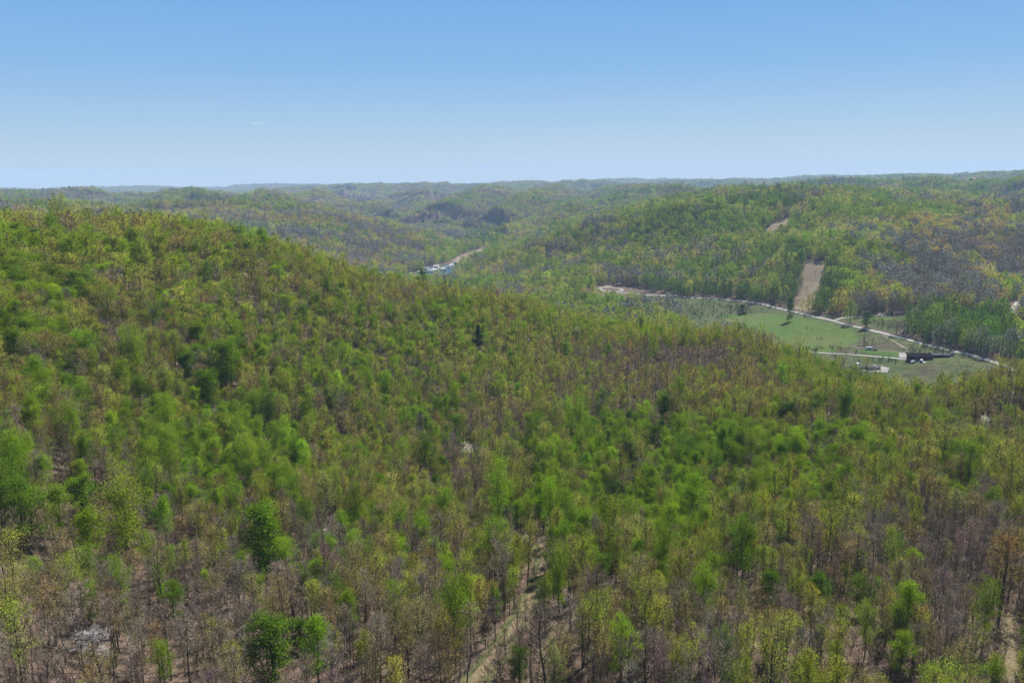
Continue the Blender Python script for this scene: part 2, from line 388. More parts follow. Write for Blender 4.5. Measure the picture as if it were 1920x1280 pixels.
FIELD = [(1185,549),(1260,556),(1350,561),(1440,573),(1495,585),(1540,597),(1600,607),(1700,633),(1800,659),(1890,684),(1900,700),(1800,722),(1600,724),(1450,655),(1300,597),(1180,562)]
UPPER = [(1540,588),(1600,593),(1660,587),(1700,583),(1745,584),(1740,592),(1700,600),(1688,626),(1660,622),(1600,606),(1545,596)]
CUT = [(1506,484),(1548,488),(1538,556),(1526,586),(1482,578),(1498,545)]
CUT2 = [(1428,452),(1434,430),(1450,416),(1488,406),(1484,428),(1470,450)]
LOOP = [(1122,536),(1150,534),(1180,541),(1176,549),(1122,545)]
LAWNR = [(1893,597),(1935,596),(1935,630),(1905,622),(1893,607)]
ROADR = [(1873,600),(1900,562),(1912,566),(1892,602)]
BANKP = [(846,488),(862,479),(880,471),(905,465),(935,464),(905,480),(884,488),(866,494),(850,496)]
LAND = [(1890,650),(1925,660),(1925,668),(1885,660)]
ROADFRONT = [(1112,534),(1180,536),(1260,552),(1400,566),(1400,577),(1260,584),(1112,572)]
OPEN = [(ROADFRONT, 950, 1700), ([(1280,585),(1450,650),(1600,715),(1900,690),(1900,800),(1450,800),(1280,700)], 700, 1300), (FIELD, 700, 1700), (UPPER, 900, 1400), (CUT, 1100, 1500), (CUT2, 1400, 2000), (LOOP, 1200, 1700), (LAWNR, 900, 1300), (ROADR, 900, 1600), (BANKP, 1800, 3000)]

sheet("meadow", [(1340,590),(1395,588),(1440,586),(1500,595),(1560,607),(1605,616),(1612,640),(1585,652),(1560,662),(1480,662),(1440,640),(1395,612)], .25, M_GRASS, 3)
sheet("rough_pasture", FIELD[:11]+[(1930,760),(1600,780),(1440,740),(1300,660),(1240,590),(1185,562)], .12, M_BRUSH, 4)
sheet("rough_pasture", UPPER, .12, M_BRUSH, 3)
sheet("meadow", [(1620,598),(1680,594),(1740,592),(1738,598),(1690,602),(1640,601)], .25, M_GRASS, 2, jag=.5)
ribbon("farm_path", pix_line([(1655,628),(1668,636),(1685,645),(1700,655)]), 2.2, .4, M_BANK, 2)
ribbon("farm_path", pix_line([(1556,640),(1600,650),(1650,658),(1690,661)]), 2.0, .4, M_BANK, 2)
sheet("lawn", [(1614,655),(1680,661),(1700,665),(1700,671),(1650,668),(1614,662)], .45, M_LAWN, 1.5, jag=.4)
sheet("lawn", LAWNR, .3, M_LAWN, 2)
sheet("yard", [(1683,662),(1706,662),(1730,671),(1722,676),(1700,673),(1684,671)], .6, M_GRAVEL, 1.2, jag=.3)
sheet("gravel_lot", [(1598,684),(1640,684),(1668,690),(1666,700),(1600,697)], .5, M_GRAVEL, 1.5, jag=.5)
sheet("cut_slope", CUT, .2, M_DIRT, 3, 1000, 1700)
sheet("cut_slope", CUT2, .2, M_DIRT, 3, 1300, 2200)
sheet("dirt_bank", [(1130,540),(1138,528),(1148,526),(1150,537),(1140,541)], .3, M_BANK, 2, 1200, 1700, jag=.5)
sheet("dirt_bank", BANKP, .3, M_BANK, 5, 1700, 3300)
ribbon("road", pix_line([(1168,549),(1200,552),(1260,555),(1300,558),(1370,562),(1410,567),(1450,575),(1500,587),(1560,602),(1620,616),(1700,636),(1760,652),(1820,666),(1870,681),(1915,700)]), 4.8, .55, M_ROAD)
ribbon("road", pix_line([(1168,549),(1150,548),(1130,545),(1123,541),(1130,538),(1150,539),(1166,542),(1168,545),(1152,548)]), 5.0, .6, M_ROAD, 2)
ribbon("farm_road", pix_line([(1470,655),(1525,661),(1600,665),(1660,670),(1705,675),(1735,680)]), 3.8, .75, M_ROAD, 3)
ribbon("driveway", pix_line([(1562,602),(1580,596),(1610,594),(1650,592),(1680,592)], 900), 3.4, .65, M_ROAD, 2)
ribbon("driveway", pix_line([(1246,553),(1236,558),(1226,566)], 900), 4.0, .6, M_ROAD, 2)
ribbon("side_road", pix_line([(1882,602),(1890,592),(1898,582),(1906,572),(1910,566)], 800), 6, .7, M_ROAD, 3)
M_VERGE = ramp_mat("track_verge_grass", [(.2, [(.35, (.055, .065, .025)), (.65, (.11, .10, .05))])])
ribbon("track_verge", [tuple(at(px, py, 60, 900))[:2] for px, py in [(872,1300),(900,1262),(935,1222),(962,1180),(985,1145),(1003,1105),(1016,1072),(1022,1045),(1018,1020)]], 6.5, .05, M_VERGE, 1.5)
ribbon("track", [tuple(at(px, py, 60, 900))[:2] for px, py in [(872,1300),(900,1262),(935,1222),(962,1180),(985,1145),(1003,1105),(1016,1072),(1022,1045),(1018,1020)]], 2.6, .10, M_TRACK, 1.5)
ribbon("track", [tuple(at(px, py, 60, 900))[:2] for px, py in [(1905,1290),(1893,1235),(1888,1190),(1895,1150)]], 3.0, .12, M_TRACK, 1.5)
TRACKS = [(872,1300),(900,1262),(935,1222),(962,1180),(985,1145),(1003,1105),(1016,1072),(1022,1045),(1018,1020)]
TRACKS2 = [(1905,1290),(1893,1235),(1888,1190),(1895,1150)]

# lake: one level sheet, the terrain's own basin gives the shoreline
mw, t, b = new_mat("lake_water", .12); b.inputs['Base Color'].default_value = (.010, .065, .095, 1); b.inputs['Specular IOR Level'].default_value = .3
nn = t.nodes.new('ShaderNodeTexNoise'); nn.inputs['Scale'].default_value = .25; nn.inputs['Detail'].default_value = 4
bp = t.nodes.new('ShaderNodeBump'); bp.inputs['Strength'].default_value = .5; bp.inputs['Distance'].default_value = .3
tc = t.nodes.new('ShaderNodeTexCoord'); t.links.new(tc.outputs['Object'], nn.inputs[0]); t.links.new(nn.outputs[0], bp.inputs['Height']); t.links.new(bp.outputs[0], b.inputs['Normal'])
lm = mesh_from("lake", [(-900, 1500, 0), (500, 1500, 0), (500, 3600, 0), (-900, 3600, 0)], [(0, 1, 2, 3)], False); lm.materials.append(mw)
tag(link_mesh("lake", lm), kind='structure')

# ------------------------------------------------------------------ tree prototypes
class TB:
    def __init__(s): s.v = []; s.f = []; s.m = []; s.c = []; s.n = 0
    def tube(s, pts, rad, sides, mat=0):
        pts = [np.array(p, float) for p in pts]; base = s.n
        for i, p in enumerate(pts):
            d = pts[min(i+1, len(pts)-1)]-pts[max(i-1, 0)]; d = d/(np.linalg.norm(d)+1e-9)
            u = np.cross(d, (0.3, .95, .1)); u /= np.linalg.norm(u)+1e-9; w_ = np.cross(d, u)
            for k in range(sides):
                a = 2*math.pi*k/sides; s.v.append(p+(u*math.cos(a)+w_*math.sin(a))*rad[i])
        s.n += sides*len(pts)
        for i in range(len(pts)-1):
            for k in range(sides):
                a, b_ = base+i*sides+k, base+i*sides+(k+1) % sides
                s.f.append((a, b_, b_+sides, a+sides)); s.m.append(mat); s.c.append(.5)
    def leaves(s, cen, size, mat, r, stretch=1.0, up=.35):
        n_ = len(cen); nrm = r.normal(size=(n_, 3)); nrm[:, 2] = np.abs(nrm[:, 2])+up; nrm /= np.linalg.norm(nrm, axis=1)[:, None]
        u = np.cross(nrm, r.normal(size=(n_, 3))); u /= np.linalg.norm(u, axis=1)[:, None]+1e-9; w_ = np.cross(nrm, u)
        sz = size*r.uniform(.6, 1.4, n_)[:, None]; u = u*sz*.5*stretch; w_ = w_*sz*.5/stretch**.5
        q = np.stack([cen-u, cen-w_*.9+u*.1, cen+u, cen+w_*.9-u*.15], 1).reshape(-1, 3)
        s.v += list(q); b_ = s.n+4*np.arange(n_)
        s.f += [(i, i+1, i+2, i+3) for i in b_.tolist()]; s.n += 4*n_; s.m += [mat]*n_; s.c += list(r.uniform(0, 1, n_))
    def twigs(s, base, dirs, width, mat, r):
        n_ = len(base); side = np.cross(dirs, r.normal(size=(n_, 3))); side /= np.linalg.norm(side, axis=1)[:, None]+1e-9
        sd_ = side*width*.5; q = np.stack([base-sd_, base+sd_, base+dirs], 1).reshape(-1, 3)
        s.v += list(q); b_ = s.n+3*np.arange(n_)
        s.f += [(i, i+1, i+2) for i in b_.tolist()]; s.n += 3*n_; s.m += [mat]*n_; s.c += list(r.uniform(0, 1, n_))
    def mesh(s, name, mats):
        me = bpy.data.meshes.new(name); me.from_pydata([tuple(map(float, p)) for p in s.v], [], s.f)
        me.polygons.foreach_set('material_index', s.m)
        a = me.attributes.new('vary', 'FLOAT', 'FACE'); a.data.foreach_set('value', np.array(s.c, np.float32))
        for m_ in mats: me.materials.append(m_)
        me.update(); return me

def profile(kind, t):
    if kind == 'narrow': return max(.12, (1-t)**.55*(min(1, t/.18+.35)))
    if kind == 'round': return max(.15, math.sqrt(max(0, 1-(2*t-.85)**2*.85)))
    if kind == 'conifer': return max(.06, (1-t)**.85)
    if kind == 'oval': return max(.2, math.sqrt(max(0, 1-(2*t-.9)**2*.8)))
    return max(.15, math.sqrt(max(0, 1-(1.7*t-1.0)**2*.75)))       # vase
def grow(seed, shape, h, cr, cb, nleaf, lsize, ntwig, twidth, lod=0, twig_mat=1, clump=.75, palebark=False):
    r = np.random.default_rng(seed); tk = TB(); cw = TB()
    nseg = 7 if lod == 0 else 4
    wob = r.normal(size=2)*h*.018; wob2 = r.normal(size=2)*h*.012
    def axis(t): return np.array([wob[0]*math.sin(t*3.1)+wob2[0]*math.sin(t*7), wob[1]*math.sin(t*2.7)+wob2[1]*math.sin(t*6), h*t])
    r0 = h*(.0125 if lod == 0 else .017)*(1.0 if shape != 'round' else 1.25)
    ts = np.linspace(0, .97, nseg); pts = [axis(t) for t in ts]; pts[0][2] = -1.2
    tk.tube(pts, [r0*(1-t)**.8+.02 for t in ts], 6 if lod == 0 else 3)
    nl = {0: 20, 1: 10, 2: 0}[lod]; skel = []; az = r.uniform(0, 6)
    if shape == 'conifer': nl = int(nl*1.6)
    for i in range(nl):
        f = (i+r.uniform(.1, .9))/nl; tt = cb+(.97-cb)*f**(.9); az += 2.4+r.normal()*.35
        p = axis(tt); L = cr*profile(shape, f)*r.uniform(.72, 1.2)
        el = {'narrow': .75, 'round': .42, 'vase': .85, 'conifer': -.08, 'oval': .2}[shape]+.35*f+r.normal()*.1
        if shape == 'conifer': el = -.1+.25*f
        d = np.array([math.cos(az)*math.cos(el), math.sin(az)*math.cos(el), math.sin(el)])
        L2 = L/max(.45, math.cos(el)) if shape != 'conifer' else L
        pl = [p]; dd = d.copy()
        for k in range(3 if lod == 0 else 2):
            dd = dd+r.normal(size=3)*.16+np.array([0, 0, .13 if shape != 'conifer' else 0]); dd /= np.linalg.norm(dd)
            pl.append(pl[-1]+dd*L2/(3 if lod == 0 else 2))
        rb = r0*(1-tt)**.7*.55+.012
        tk.tube(pl, list(np.linspace(rb, .012, len(pl))), 3)
        for k in range(1, len(pl)):
            for q in np.linspace(.15, 1, 4): skel.append((pl[k-1]*(1-q)+pl[k]*q, dd, (k-1+q)/(len(pl)-1)))
        if lod == 0 and shape != 'conifer':
            for s_ in range(3):
                k = 1+s_ % 2; st = pl[k]*(.4+.3*s_/2)+pl[k-1]*(.6-.3*s_/2) if s_ < 2 else pl[2]
                d2 = dd+r.normal(size=3)*.55; d2[2] += .15; d2 /= np.linalg.norm(d2); l3 = L2*r.uniform(.3, .5)
                tk.tube([st, st+d2*l3*.55, st+d2*l3+np.array([0, 0, .08*l3])], [rb*.45, rb*.3, .01], 3)
                for q in (.4, .7, 1): skel.append((st+d2*l3*q, d2, .6+.4*q))
    for q in np.linspace(.75, 1, 6): skel.append((axis(q*.98), np.array([0, 0, 1.]), .9))
    if lod == 2:                                                   # far crowns: leaf clumps spread through the crown's volume
        n_ = nleaf; f = r.uniform(0, 1, n_)**.8; a = r.uniform(0, 6.283, n_)
        lob = 1+.22*np.sin(a*3+seed)+.16*np.sin(a*5+f*7+seed*2)
        rad = np.array([profile(shape, q) for q in f])*cr*lob*np.sqrt(r.uniform(.25, 1, n_))
        cen = np.stack([np.cos(a)*rad, np.sin(a)*rad, h*(cb+(1-cb)*f)], 1)
        cw.leaves(cen, lsize, 0 if twig_mat == 1 else 1, r, 1.0 if twig_mat == 1 else 1.6)
        return tk, cw
    SP = np.array([a for a, _, _ in skel]); SD = np.array([b_ for _, b_, _ in skel]); wt = np.array([c for _, _, c in skel])**1.2; wt /= wt.sum()
    if ntwig:
        k = r.choice(len(SP), ntwig, p=wt); d = SD[k]+r.normal(size=(ntwig, 3))*.6; d[:, 2] += .3; d /= np.linalg.norm(d, axis=1)[:, None]
        cw.twigs(SP[k], d*r.uniform(.5, 1.5, ntwig)[:, None]*(1 if lod == 0 else 1.4), twidth, twig_mat, r)
    if nleaf:
        ncl = max(10, nleaf//((48 if ntwig < 600 else 24) if lod == 0 else 9)); k = r.choice(len(SP), ncl, p=wt)
        cc = SP[k]+r.normal(size=(ncl, 3))*.45*(1 if shape != 'conifer' else .5); kk = r.choice(ncl, nleaf)
        cen = cc[kk]+r.normal(size=(nleaf, 3))*clump*np.array([1, 1, .7])*(1 if shape != 'conifer' else .55)
        cw.leaves(cen, lsize, 0, r)
    return tk, cw

# kinds: name -> (shape list, h, cr, cb, nleaf, lsize, ntwig, twidth, twig_mat)
KINDS = ['leafy', 'budding', 'ochre', 'bare', 'conifer', 'sapling', 'blossom', 'brush', 'dense']
SPEC = {
 'leafy':   dict(shape=['round', 'vase', 'narrow'], h=18, cr=4.3, cb=.30, nl=8200, ls=.235, nt=500, tw=.05, tm=2),
 'budding': dict(shape=['narrow', 'vase', 'narrow'], h=20.5, cr=3.3, cb=.40, nl=3100, ls=.185, nt=1400, tw=.045, tm=2),
 'ochre':   dict(shape=['vase', 'round', 'vase'], h=19.5, cr=3.7, cb=.42, nl=2900, ls=.165, nt=1600, tw=.045, tm=2),
 'bare':    dict(shape=['vase', 'round', 'narrow'], h=19.5, cr=3.6, cb=.40, nl=420, ls=.16, nt=2000, tw=.042, tm=1),
 'conifer': dict(shape=['conifer', 'conifer', 'conifer'], h=17, cr=3.3, cb=.10, nl=6500, ls=.34, nt=300, tw=.04, tm=2),
 'sapling': dict(shape=['narrow', 'vase', 'narrow'], h=8, cr=1.4, cb=.2, nl=190, ls=.2, nt=330, tw=.035, tm=2),
 'brush':   dict(shape=['vase', 'round', 'vase'], h=2.6, cr=1.7, cb=.05, nl=60, ls=.2, nt=420, tw=.035, tm=1),
 'dense':   dict(shape=['oval', 'oval', 'oval'], h=15, cr=4.4, cb=.06, nl=9500, ls=.30, nt=300, tw=.04, tm=2),
 'blossom': dict(shape=['round', 'vase', 'round'], h=8, cr=2.6, cb=.25, nl=1100, ls=.24, nt=400, tw=.04, tm=2),
}
# material slots everywhere: 0 leaf (tinted), 1 twig (tinted), 2 bark
protos = bpy.data.collections.new("tree_patterns"); PNAMES = []; NEAR = {}; INDEX = {}
def join_tb(a, b_):
    j = TB(); j.v = a.v+b_.v; j.n = len(j.v); j.f = [tuple(f) for f in a.f]+[tuple(i+a.n for i in f) for f in b_.f]
    j.m = [2]*len(a.f)+list(b_.m); j.c = a.c+b_.c; return j
MATS = [M_LEAF, M_TWIG, M_BARK]
for ki, kn in enumerate(KINDS):
    S = SPEC[kn]
    for lod in (0, 1, 2):
        nvar = {0: 6, 1: 5, 2: 4}[lod]; INDEX[(kn, lod)] = []
        for v_ in range(nvar):
            seed = 1000*ki+100*lod+v_; rr = np.random.default_rng(seed+5)
            shp = S['shape'][v_ % 3]; h_ = S['h']*rr.uniform(.92, 1.08); c_ = S['cr']*rr.uniform(.88, 1.12)
            if lod == 1 and kn in ('leafy', 'budding', 'ochre', 'bare'): shp = ['round', 'vase', 'round', 'narrow', 'round'][v_]; c_ *= 1.08
            kw = dict(seed=seed, shape=shp, h=h_, cr=c_, cb=S['cb']*rr.uniform(.85, 1.15), lod=lod, twig_mat=S['tm'])
            if lod == 0: tk, cw = grow(nleaf=S['nl'], lsize=S['ls'], ntwig=S['nt'], twidth=S['tw'], **kw)
            elif lod == 1: tk, cw = grow(nleaf=S['nl']//3, lsize=S['ls']*1.6, ntwig=S['nt']//5, twidth=S['tw']*2.4, **kw)
            else:
                nl_ = {'leafy': 150, 'budding': 105, 'ochre': 105, 'bare': 95, 'conifer': 170, 'sapling': 30, 'blossom': 60, 'brush': 12, 'dense': 150}[kn]
                kw['twig_mat'] = 2 if kn == 'bare' else 1
                if kn in ('budding', 'ochre', 'bare', 'leafy', 'dense'):
                    kw['shape'] = ['round', 'vase', 'round', 'round'][v_]; kw['cr'] = rr.uniform(4.0, 5.4); kw['h'] = rr.uniform(14.5, 18); kw['cb'] = .08; nl_ = int(nl_*(4.6 if kn == 'bare' else 3.6))
                tk, cw = grow(nleaf=nl_, lsize=(.72 if kn == 'bare' else .80) if kn != 'sapling' else .7, ntwig=0, twidth=0, **kw)
            if lod == 0:
                for q in range(len(cw.m)): pass
                tm_ = tk.mesh(kn+"_trunk", [M_BARK]); tm_.polygons.foreach_set('material_index', np.zeros(len(tm_.polygons), np.int32))
                NEAR.setdefault(kn, []).append((tm_, cw.mesh(kn+"_crown", MATS), h_, c_))
            me = join_tb(tk, cw).mesh("pattern", MATS); nm = "pattern_%03d" % len(PNAMES)
            o = bpy.data.objects.new(nm, me); protos.objects.link(o); INDEX[(kn, lod)].append(len(PNAMES)); PNAMES.append(nm)

# ------------------------------------------------------------------ what grows where (weights leafy, budding, ochre, bare, conifer)
ZN = [  # px, py, rx, ry, weights        (near side of the valley)
 (120,500,260,90,(.34,.44,.14,.07,.01)),(450,560,220,80,(.26,.48,.14,.11,.01)),(120,700,200,110,(.28,.36,.17,.18,.01)),(450,720,160,90,(.24,.38,.17,.20,.01)),
 (30,800,120,80,(.40,.30,.15,.14,.01)),(900,560,300,40,(.16,.56,.12,.15,.01)),(1250,590,160,30,(.16,.50,.16,.18,0)),(800,660,160,50,(.08,.42,.22,.27,.01)),
 (1050,680,160,50,(.06,.32,.23,.38,.01)),(1380,690,90,35,(.02,.10,.28,.60,0)),(1450,640,60,20,(.02,.30,.50,.18,0)),(650,800,160,60,(.10,.32,.25,.33,0)),
 (900,780,120,60,(.10,.44,.16,.30,0)),(1200,820,140,50,(.34,.38,.10,.17,.01)),(1100,900,150,50,(.24,.40,.13,.22,.01)),(1500,760,180,50,(.24,.46,.10,.20,0)),
 (1800,760,150,60,(.10,.50,.12,.28,0)),(1780,900,160,60,(.10,.36,.17,.37,0)),(1500,950,150,60,(.15,.33,.15,.37,0)),(300,950,200,70,(.16,.34,.20,.30,0)),
 (700,960,160,60,(.10,.38,.20,.32,0)),(250,1150,200,80,(.07,.30,.20,.43,0)),(700,1180,160,80,(.07,.26,.20,.47,0)),(1100,1120,160,80,(.12,.36,.15,.37,0)),
 (1500,1150,180,80,(.12,.33,.14,.41,0)),(1830,1120,120,90,(.09,.26,.22,.43,0))]
ZF = [  # far side
 (1050,450,110,35,(.28,.34,.16,.21,.01)),(1200,460,120,40,(.52,.24,.08,.14,.02)),(1000,500,100,30,(.42,.30,.10,.16,.02)),(1350,480,110,50,(.50,.22,.09,.17,.02)),
 (1340,400,80,20,(.48,.30,.10,.11,.01)),(1435,374,55,9,(.08,.0,.0,.0,.92)),(1395,430,60,20,(.5,.3,.1,.1,0)),(1400,540,120,30,(.32,.22,.14,.30,.02)),(1590,500,60,50,(.66,.18,.06,.08,.02)),(1540,440,60,20,(.18,.30,.30,.22,0)),
 (1650,430,90,25,(.10,.24,.34,.32,0)),(1620,395,60,12,(.5,.3,.1,.1,0)),(1780,500,100,50,(.07,.18,.25,.50,0)),(1880,430,70,40,(.06,.16,.22,.56,0)),(1700,560,80,20,(.20,.20,.18,.42,0)),
 (1830,610,60,22,(.50,.06,.02,.12,.30)),(1770,625,60,18,(.40,.05,.02,.13,.40)),(1500,360,200,12,(.48,.18,.10,.14,.10)),(1800,350,150,15,(.5,.18,.10,.16,.06)),(1800,385,100,12,(.18,.22,.26,.34,0)),
 (1150,370,120,15,(.44,.14,.12,.22,.08)),(950,370,100,15,(.32,.2,.18,.25,.05)),(860,410,50,25,(.16,.12,.20,.50,.02)),(800,410,30,30,(.5,.1,.1,.24,.06)),(900,435,50,15,(.45,.15,.12,.18,.10)),
 (990,410,50,20,(.16,.30,.28,.26,0)),(680,380,80,25,(.12,.22,.26,.38,.02)),(560,400,150,20,(.10,.20,.28,.40,.02)),(430,430,70,10,(.66,.2,.06,.08,0)),(620,460,120,25,(.05,.15,.24,.56,0)),
 (740,440,60,20,(.06,.18,.28,.48,0)),(250,400,150,15,(.12,.22,.28,.36,.02)),(100,370,120,12,(.38,.18,.16,.26,.02)),(385,368,32,5,(.1,0,0,.0,.9)),(560,385,25,5,(.3,.05,.05,.2,.4)),(330,360,120,8,(.25,.25,.22,.26,.02)),
 (870,462,40,8,(.5,.2,.1,.15,.05)),(1900,600,30,20,(.6,.2,.1,.1,0))]
def weights(px, py, Z):
    A_ = np.zeros((len(px), 5)); s_ = np.zeros(len(px))
    for zx, zy, rx, ry, w_ in Z:
        g = np.exp(-(((px-zx)/rx)**2+((py-zy)/ry)**2)*.9)+1e-7/(1+((px-zx)/300)**2+((py-zy)/60)**2); s_ += g; A_ += g[:, None]*np.array(w_)
    return A_/s_[:, None]
PAL = {  # base reflectances (linear)
 'leafy':   [(.110,.190,.010),(.135,.220,.012),(.075,.135,.012),(.165,.250,.018)],
 'budding': [(.265,.300,.032),(.220,.280,.026),(.290,.300,.056),(.190,.270,.024),(.27,.27,.09)],
 'ochre':   [(.275,.235,.070),(.285,.215,.075),(.27,.235,.10),(.32,.26,.12),(.24,.175,.08)],
 'bare':    [(.25,.200,.170),(.28,.225,.185),(.225,.18,.16),(.29,.22,.175),(.33,.29,.24)],
 'conifer': [(.030,.075,.020),(.036,.090,.018)],
 'sapling': [(.200,.230,.045),(.25,.21,.12),(.25,.20,.155),(.15,.20,.03),(.30,.235,.17)],
 'dense': [(.05,.12,.012)], 'brush': [(.24,.17,.13),(.30,.22,.16),(.20,.20,.09),(.20,.15,.13)],
 'blossom': [(.80,.80,.72),(.62,.58,.42)]}
PALA = {k: np.array(v)*({'bare': .92, 'brush': .85, 'sapling': .75, 'blossom': .8}.get(k, .83)) for k, v in PAL.items()}
def pts_band(d0, d1, sp, azm=38.5, jit=.42):
    xm = d1*math.sin(math.radians(azm)); X, Y = np.meshgrid(np.arange(-xm, xm, sp), np.arange(0, d1, sp)); X = X.ravel(); Y = Y.ravel()
    X = X+(rng.random(len(X))-.5)*2*jit*sp; Y = Y+(rng.random(len(Y))-.5)*2*jit*sp
    D = np.hypot(X, Y); a = np.degrees(np.arctan2(X, Y)); k = (D >= d0) & (D < d1) & (np.abs(a) < azm)
    return X[k], Y[k]
ELEV = np.full(GX.shape, -9.0)
el_ = (GZ+6-CZ)/np.maximum(gr, 1.0); ELEV = np.maximum.accumulate(el_, axis=1)
def visible(x, y, top):
    a = np.degrees(np.arctan2(x, y)); r = np.hypot(x, y)
    i = np.clip(np.searchsorted(AZ, a)-1, 0, len(AZ)-1); j = np.clip(np.searchsorted(RR, r)-2, 0, len(RR)-1)
    return (ground(x, y)+top-CZ)/r > ELEV[i, j]-.002
def dist_line(px, py, line, sx=1.0):
    d = np.full(len(px), 1e9)
    for (ax, ay), (bx, by) in zip(line[:-1], line[1:]):
        t_ = np.clip(((px-ax)*(bx-ax)+(py-ay)*(by-ay))/((bx-ax)**2+(by-ay)**2), 0, 1)
        d = np.minimum(d, np.hypot((px-ax-t_*(bx-ax)), (py-ay-t_*(by-ay))))
    return d
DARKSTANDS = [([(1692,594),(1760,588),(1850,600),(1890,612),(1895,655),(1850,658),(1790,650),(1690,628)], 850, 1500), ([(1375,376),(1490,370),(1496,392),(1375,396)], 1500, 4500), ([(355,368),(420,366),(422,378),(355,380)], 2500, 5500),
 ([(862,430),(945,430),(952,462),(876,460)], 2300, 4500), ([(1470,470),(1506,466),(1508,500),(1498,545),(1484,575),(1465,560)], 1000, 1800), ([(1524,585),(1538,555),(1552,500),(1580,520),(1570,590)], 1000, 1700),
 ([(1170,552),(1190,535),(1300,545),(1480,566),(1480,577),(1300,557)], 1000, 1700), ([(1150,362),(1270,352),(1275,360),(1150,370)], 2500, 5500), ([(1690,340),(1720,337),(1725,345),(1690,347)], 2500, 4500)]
def plant(d0, d1, sp, lod, hs, far=False, gap=0.0, kindset=None):
    x, y = pts_band(d0, d1, sp); z = ground(x, y); px, py, dep = project(x, y, z); D = np.hypot(x, y)
    cx, cy, _ = project(x, y, z+15)
    ok = np.ones(len(x), bool)
    for poly, a0, a1 in OPEN: ok &= ~(inpoly(px, py, poly) & (D > a0) & (D < a1))
    ok &= z > 1.3
    ok &= ~((D > 1500) & (D < 2900) & (z < 12) & (px > 820) & (px < 980) & (rng.random(len(x)) < .5))
    if d0 in (800, 1200):
        for ln, wd_ in ROADS: ok &= dist_line(x, y, [tuple(q) for q in ln[::2]]+[tuple(ln[-1])]) > wd_/2+5.5
    if d0 < 700:
        for hh, w1, w2 in ((0, 15, 10), (6, 11, 8), (12, 9, 6)):
            pa, pb, _ = project(x, y, z+hh); ok &= ~((D < 450) & ((dist_line(pa, pb, TRACKS) < w1) | (dist_line(pa, pb, TRACKS2) < w2)))
    if far: ok &= visible(x, y, 30)
    if gap > 0: ok &= ~((fbm(x/38, y/38, 41, 3) > .12) & (rng.random(len(x)) < gap) & (py > 950))
    x, y, z, cx, cy, D = [q[ok] for q in (x, y, z, cx, cy, D)]
    Wt = np.where((D < 780)[:, None], weights(cx, cy, ZN), weights(cx, cy, ZF))
    n1 = fbm(x/110, y/110, 61, 3); n2_ = fbm(x/70, y/70, 62, 3)
    if far: n1 = n1*.55; n2_ = n2_*.6
    Wt = Wt*np.stack([np.exp(3.6*n1-.8*n2_), np.exp(.8*n1+1.6*n2_), np.exp(-1.6*n1+1.0*n2_), np.exp(-3.2*n1-1.2*n2_), np.exp(3.0*n2_)], 1)
    if not far:
        Wt[:, 0] *= .62; Wt[D > 430, 4] = 0
        lo_ = sstep(880, 1050, cy); Wt[:, 1] *= 1-.16*lo_; Wt[:, 3] *= 1+.25*lo_
    Wt /= Wt.sum(1)[:, None]; cum = np.cumsum(Wt, 1); uu = rng.random(len(x))
    if far: sp_ = 46 if d0 < 4000 else 110; uu = np.clip((.62*vn(x/sp_, y/sp_, 95)+.38*uu-.5)*1.55+.5, 0, .9999)
    kd = (uu[:, None] > cum).sum(1); kd = np.minimum(kd, 4)
    if far:
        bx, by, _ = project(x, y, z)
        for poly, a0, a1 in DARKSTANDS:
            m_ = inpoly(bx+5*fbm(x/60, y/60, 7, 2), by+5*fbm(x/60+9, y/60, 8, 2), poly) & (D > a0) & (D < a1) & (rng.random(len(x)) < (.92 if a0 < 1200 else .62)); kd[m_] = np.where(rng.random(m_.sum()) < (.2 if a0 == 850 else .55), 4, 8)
    s_ = hs*rng.normal(1, .17, len(x)).clip(.55, 1.45)*np.where(rng.random(len(x)) < .05, 1.25, 1.0)
    return x, y, z, kd, s_, n2_
LODOF = lambda D: 0 if D < 430 else (1 if D < 1000 else 2)
rows = {k: [] for k in ('co', 'sc', 'rz', 'pick', 'tint')}
def make_tints(kd, n2_, kinds=KINDS):
    out = np.zeros((len(kd), 3))
    for i, kn in enumerate(kinds):
        m_ = kd == i
        if m_.any():
            P_ = PALA[kn]; a = rng.integers(0, len(P_), m_.sum()); c = P_[a]*.65+P_[rng.integers(0, len(P_), m_.sum())]*.35
            out[m_] = c*np.exp(rng.normal(0, .16, m_.sum()))[:, None]*np.exp(rng.normal(0, .05, (m_.sum(), 3)))
    return out
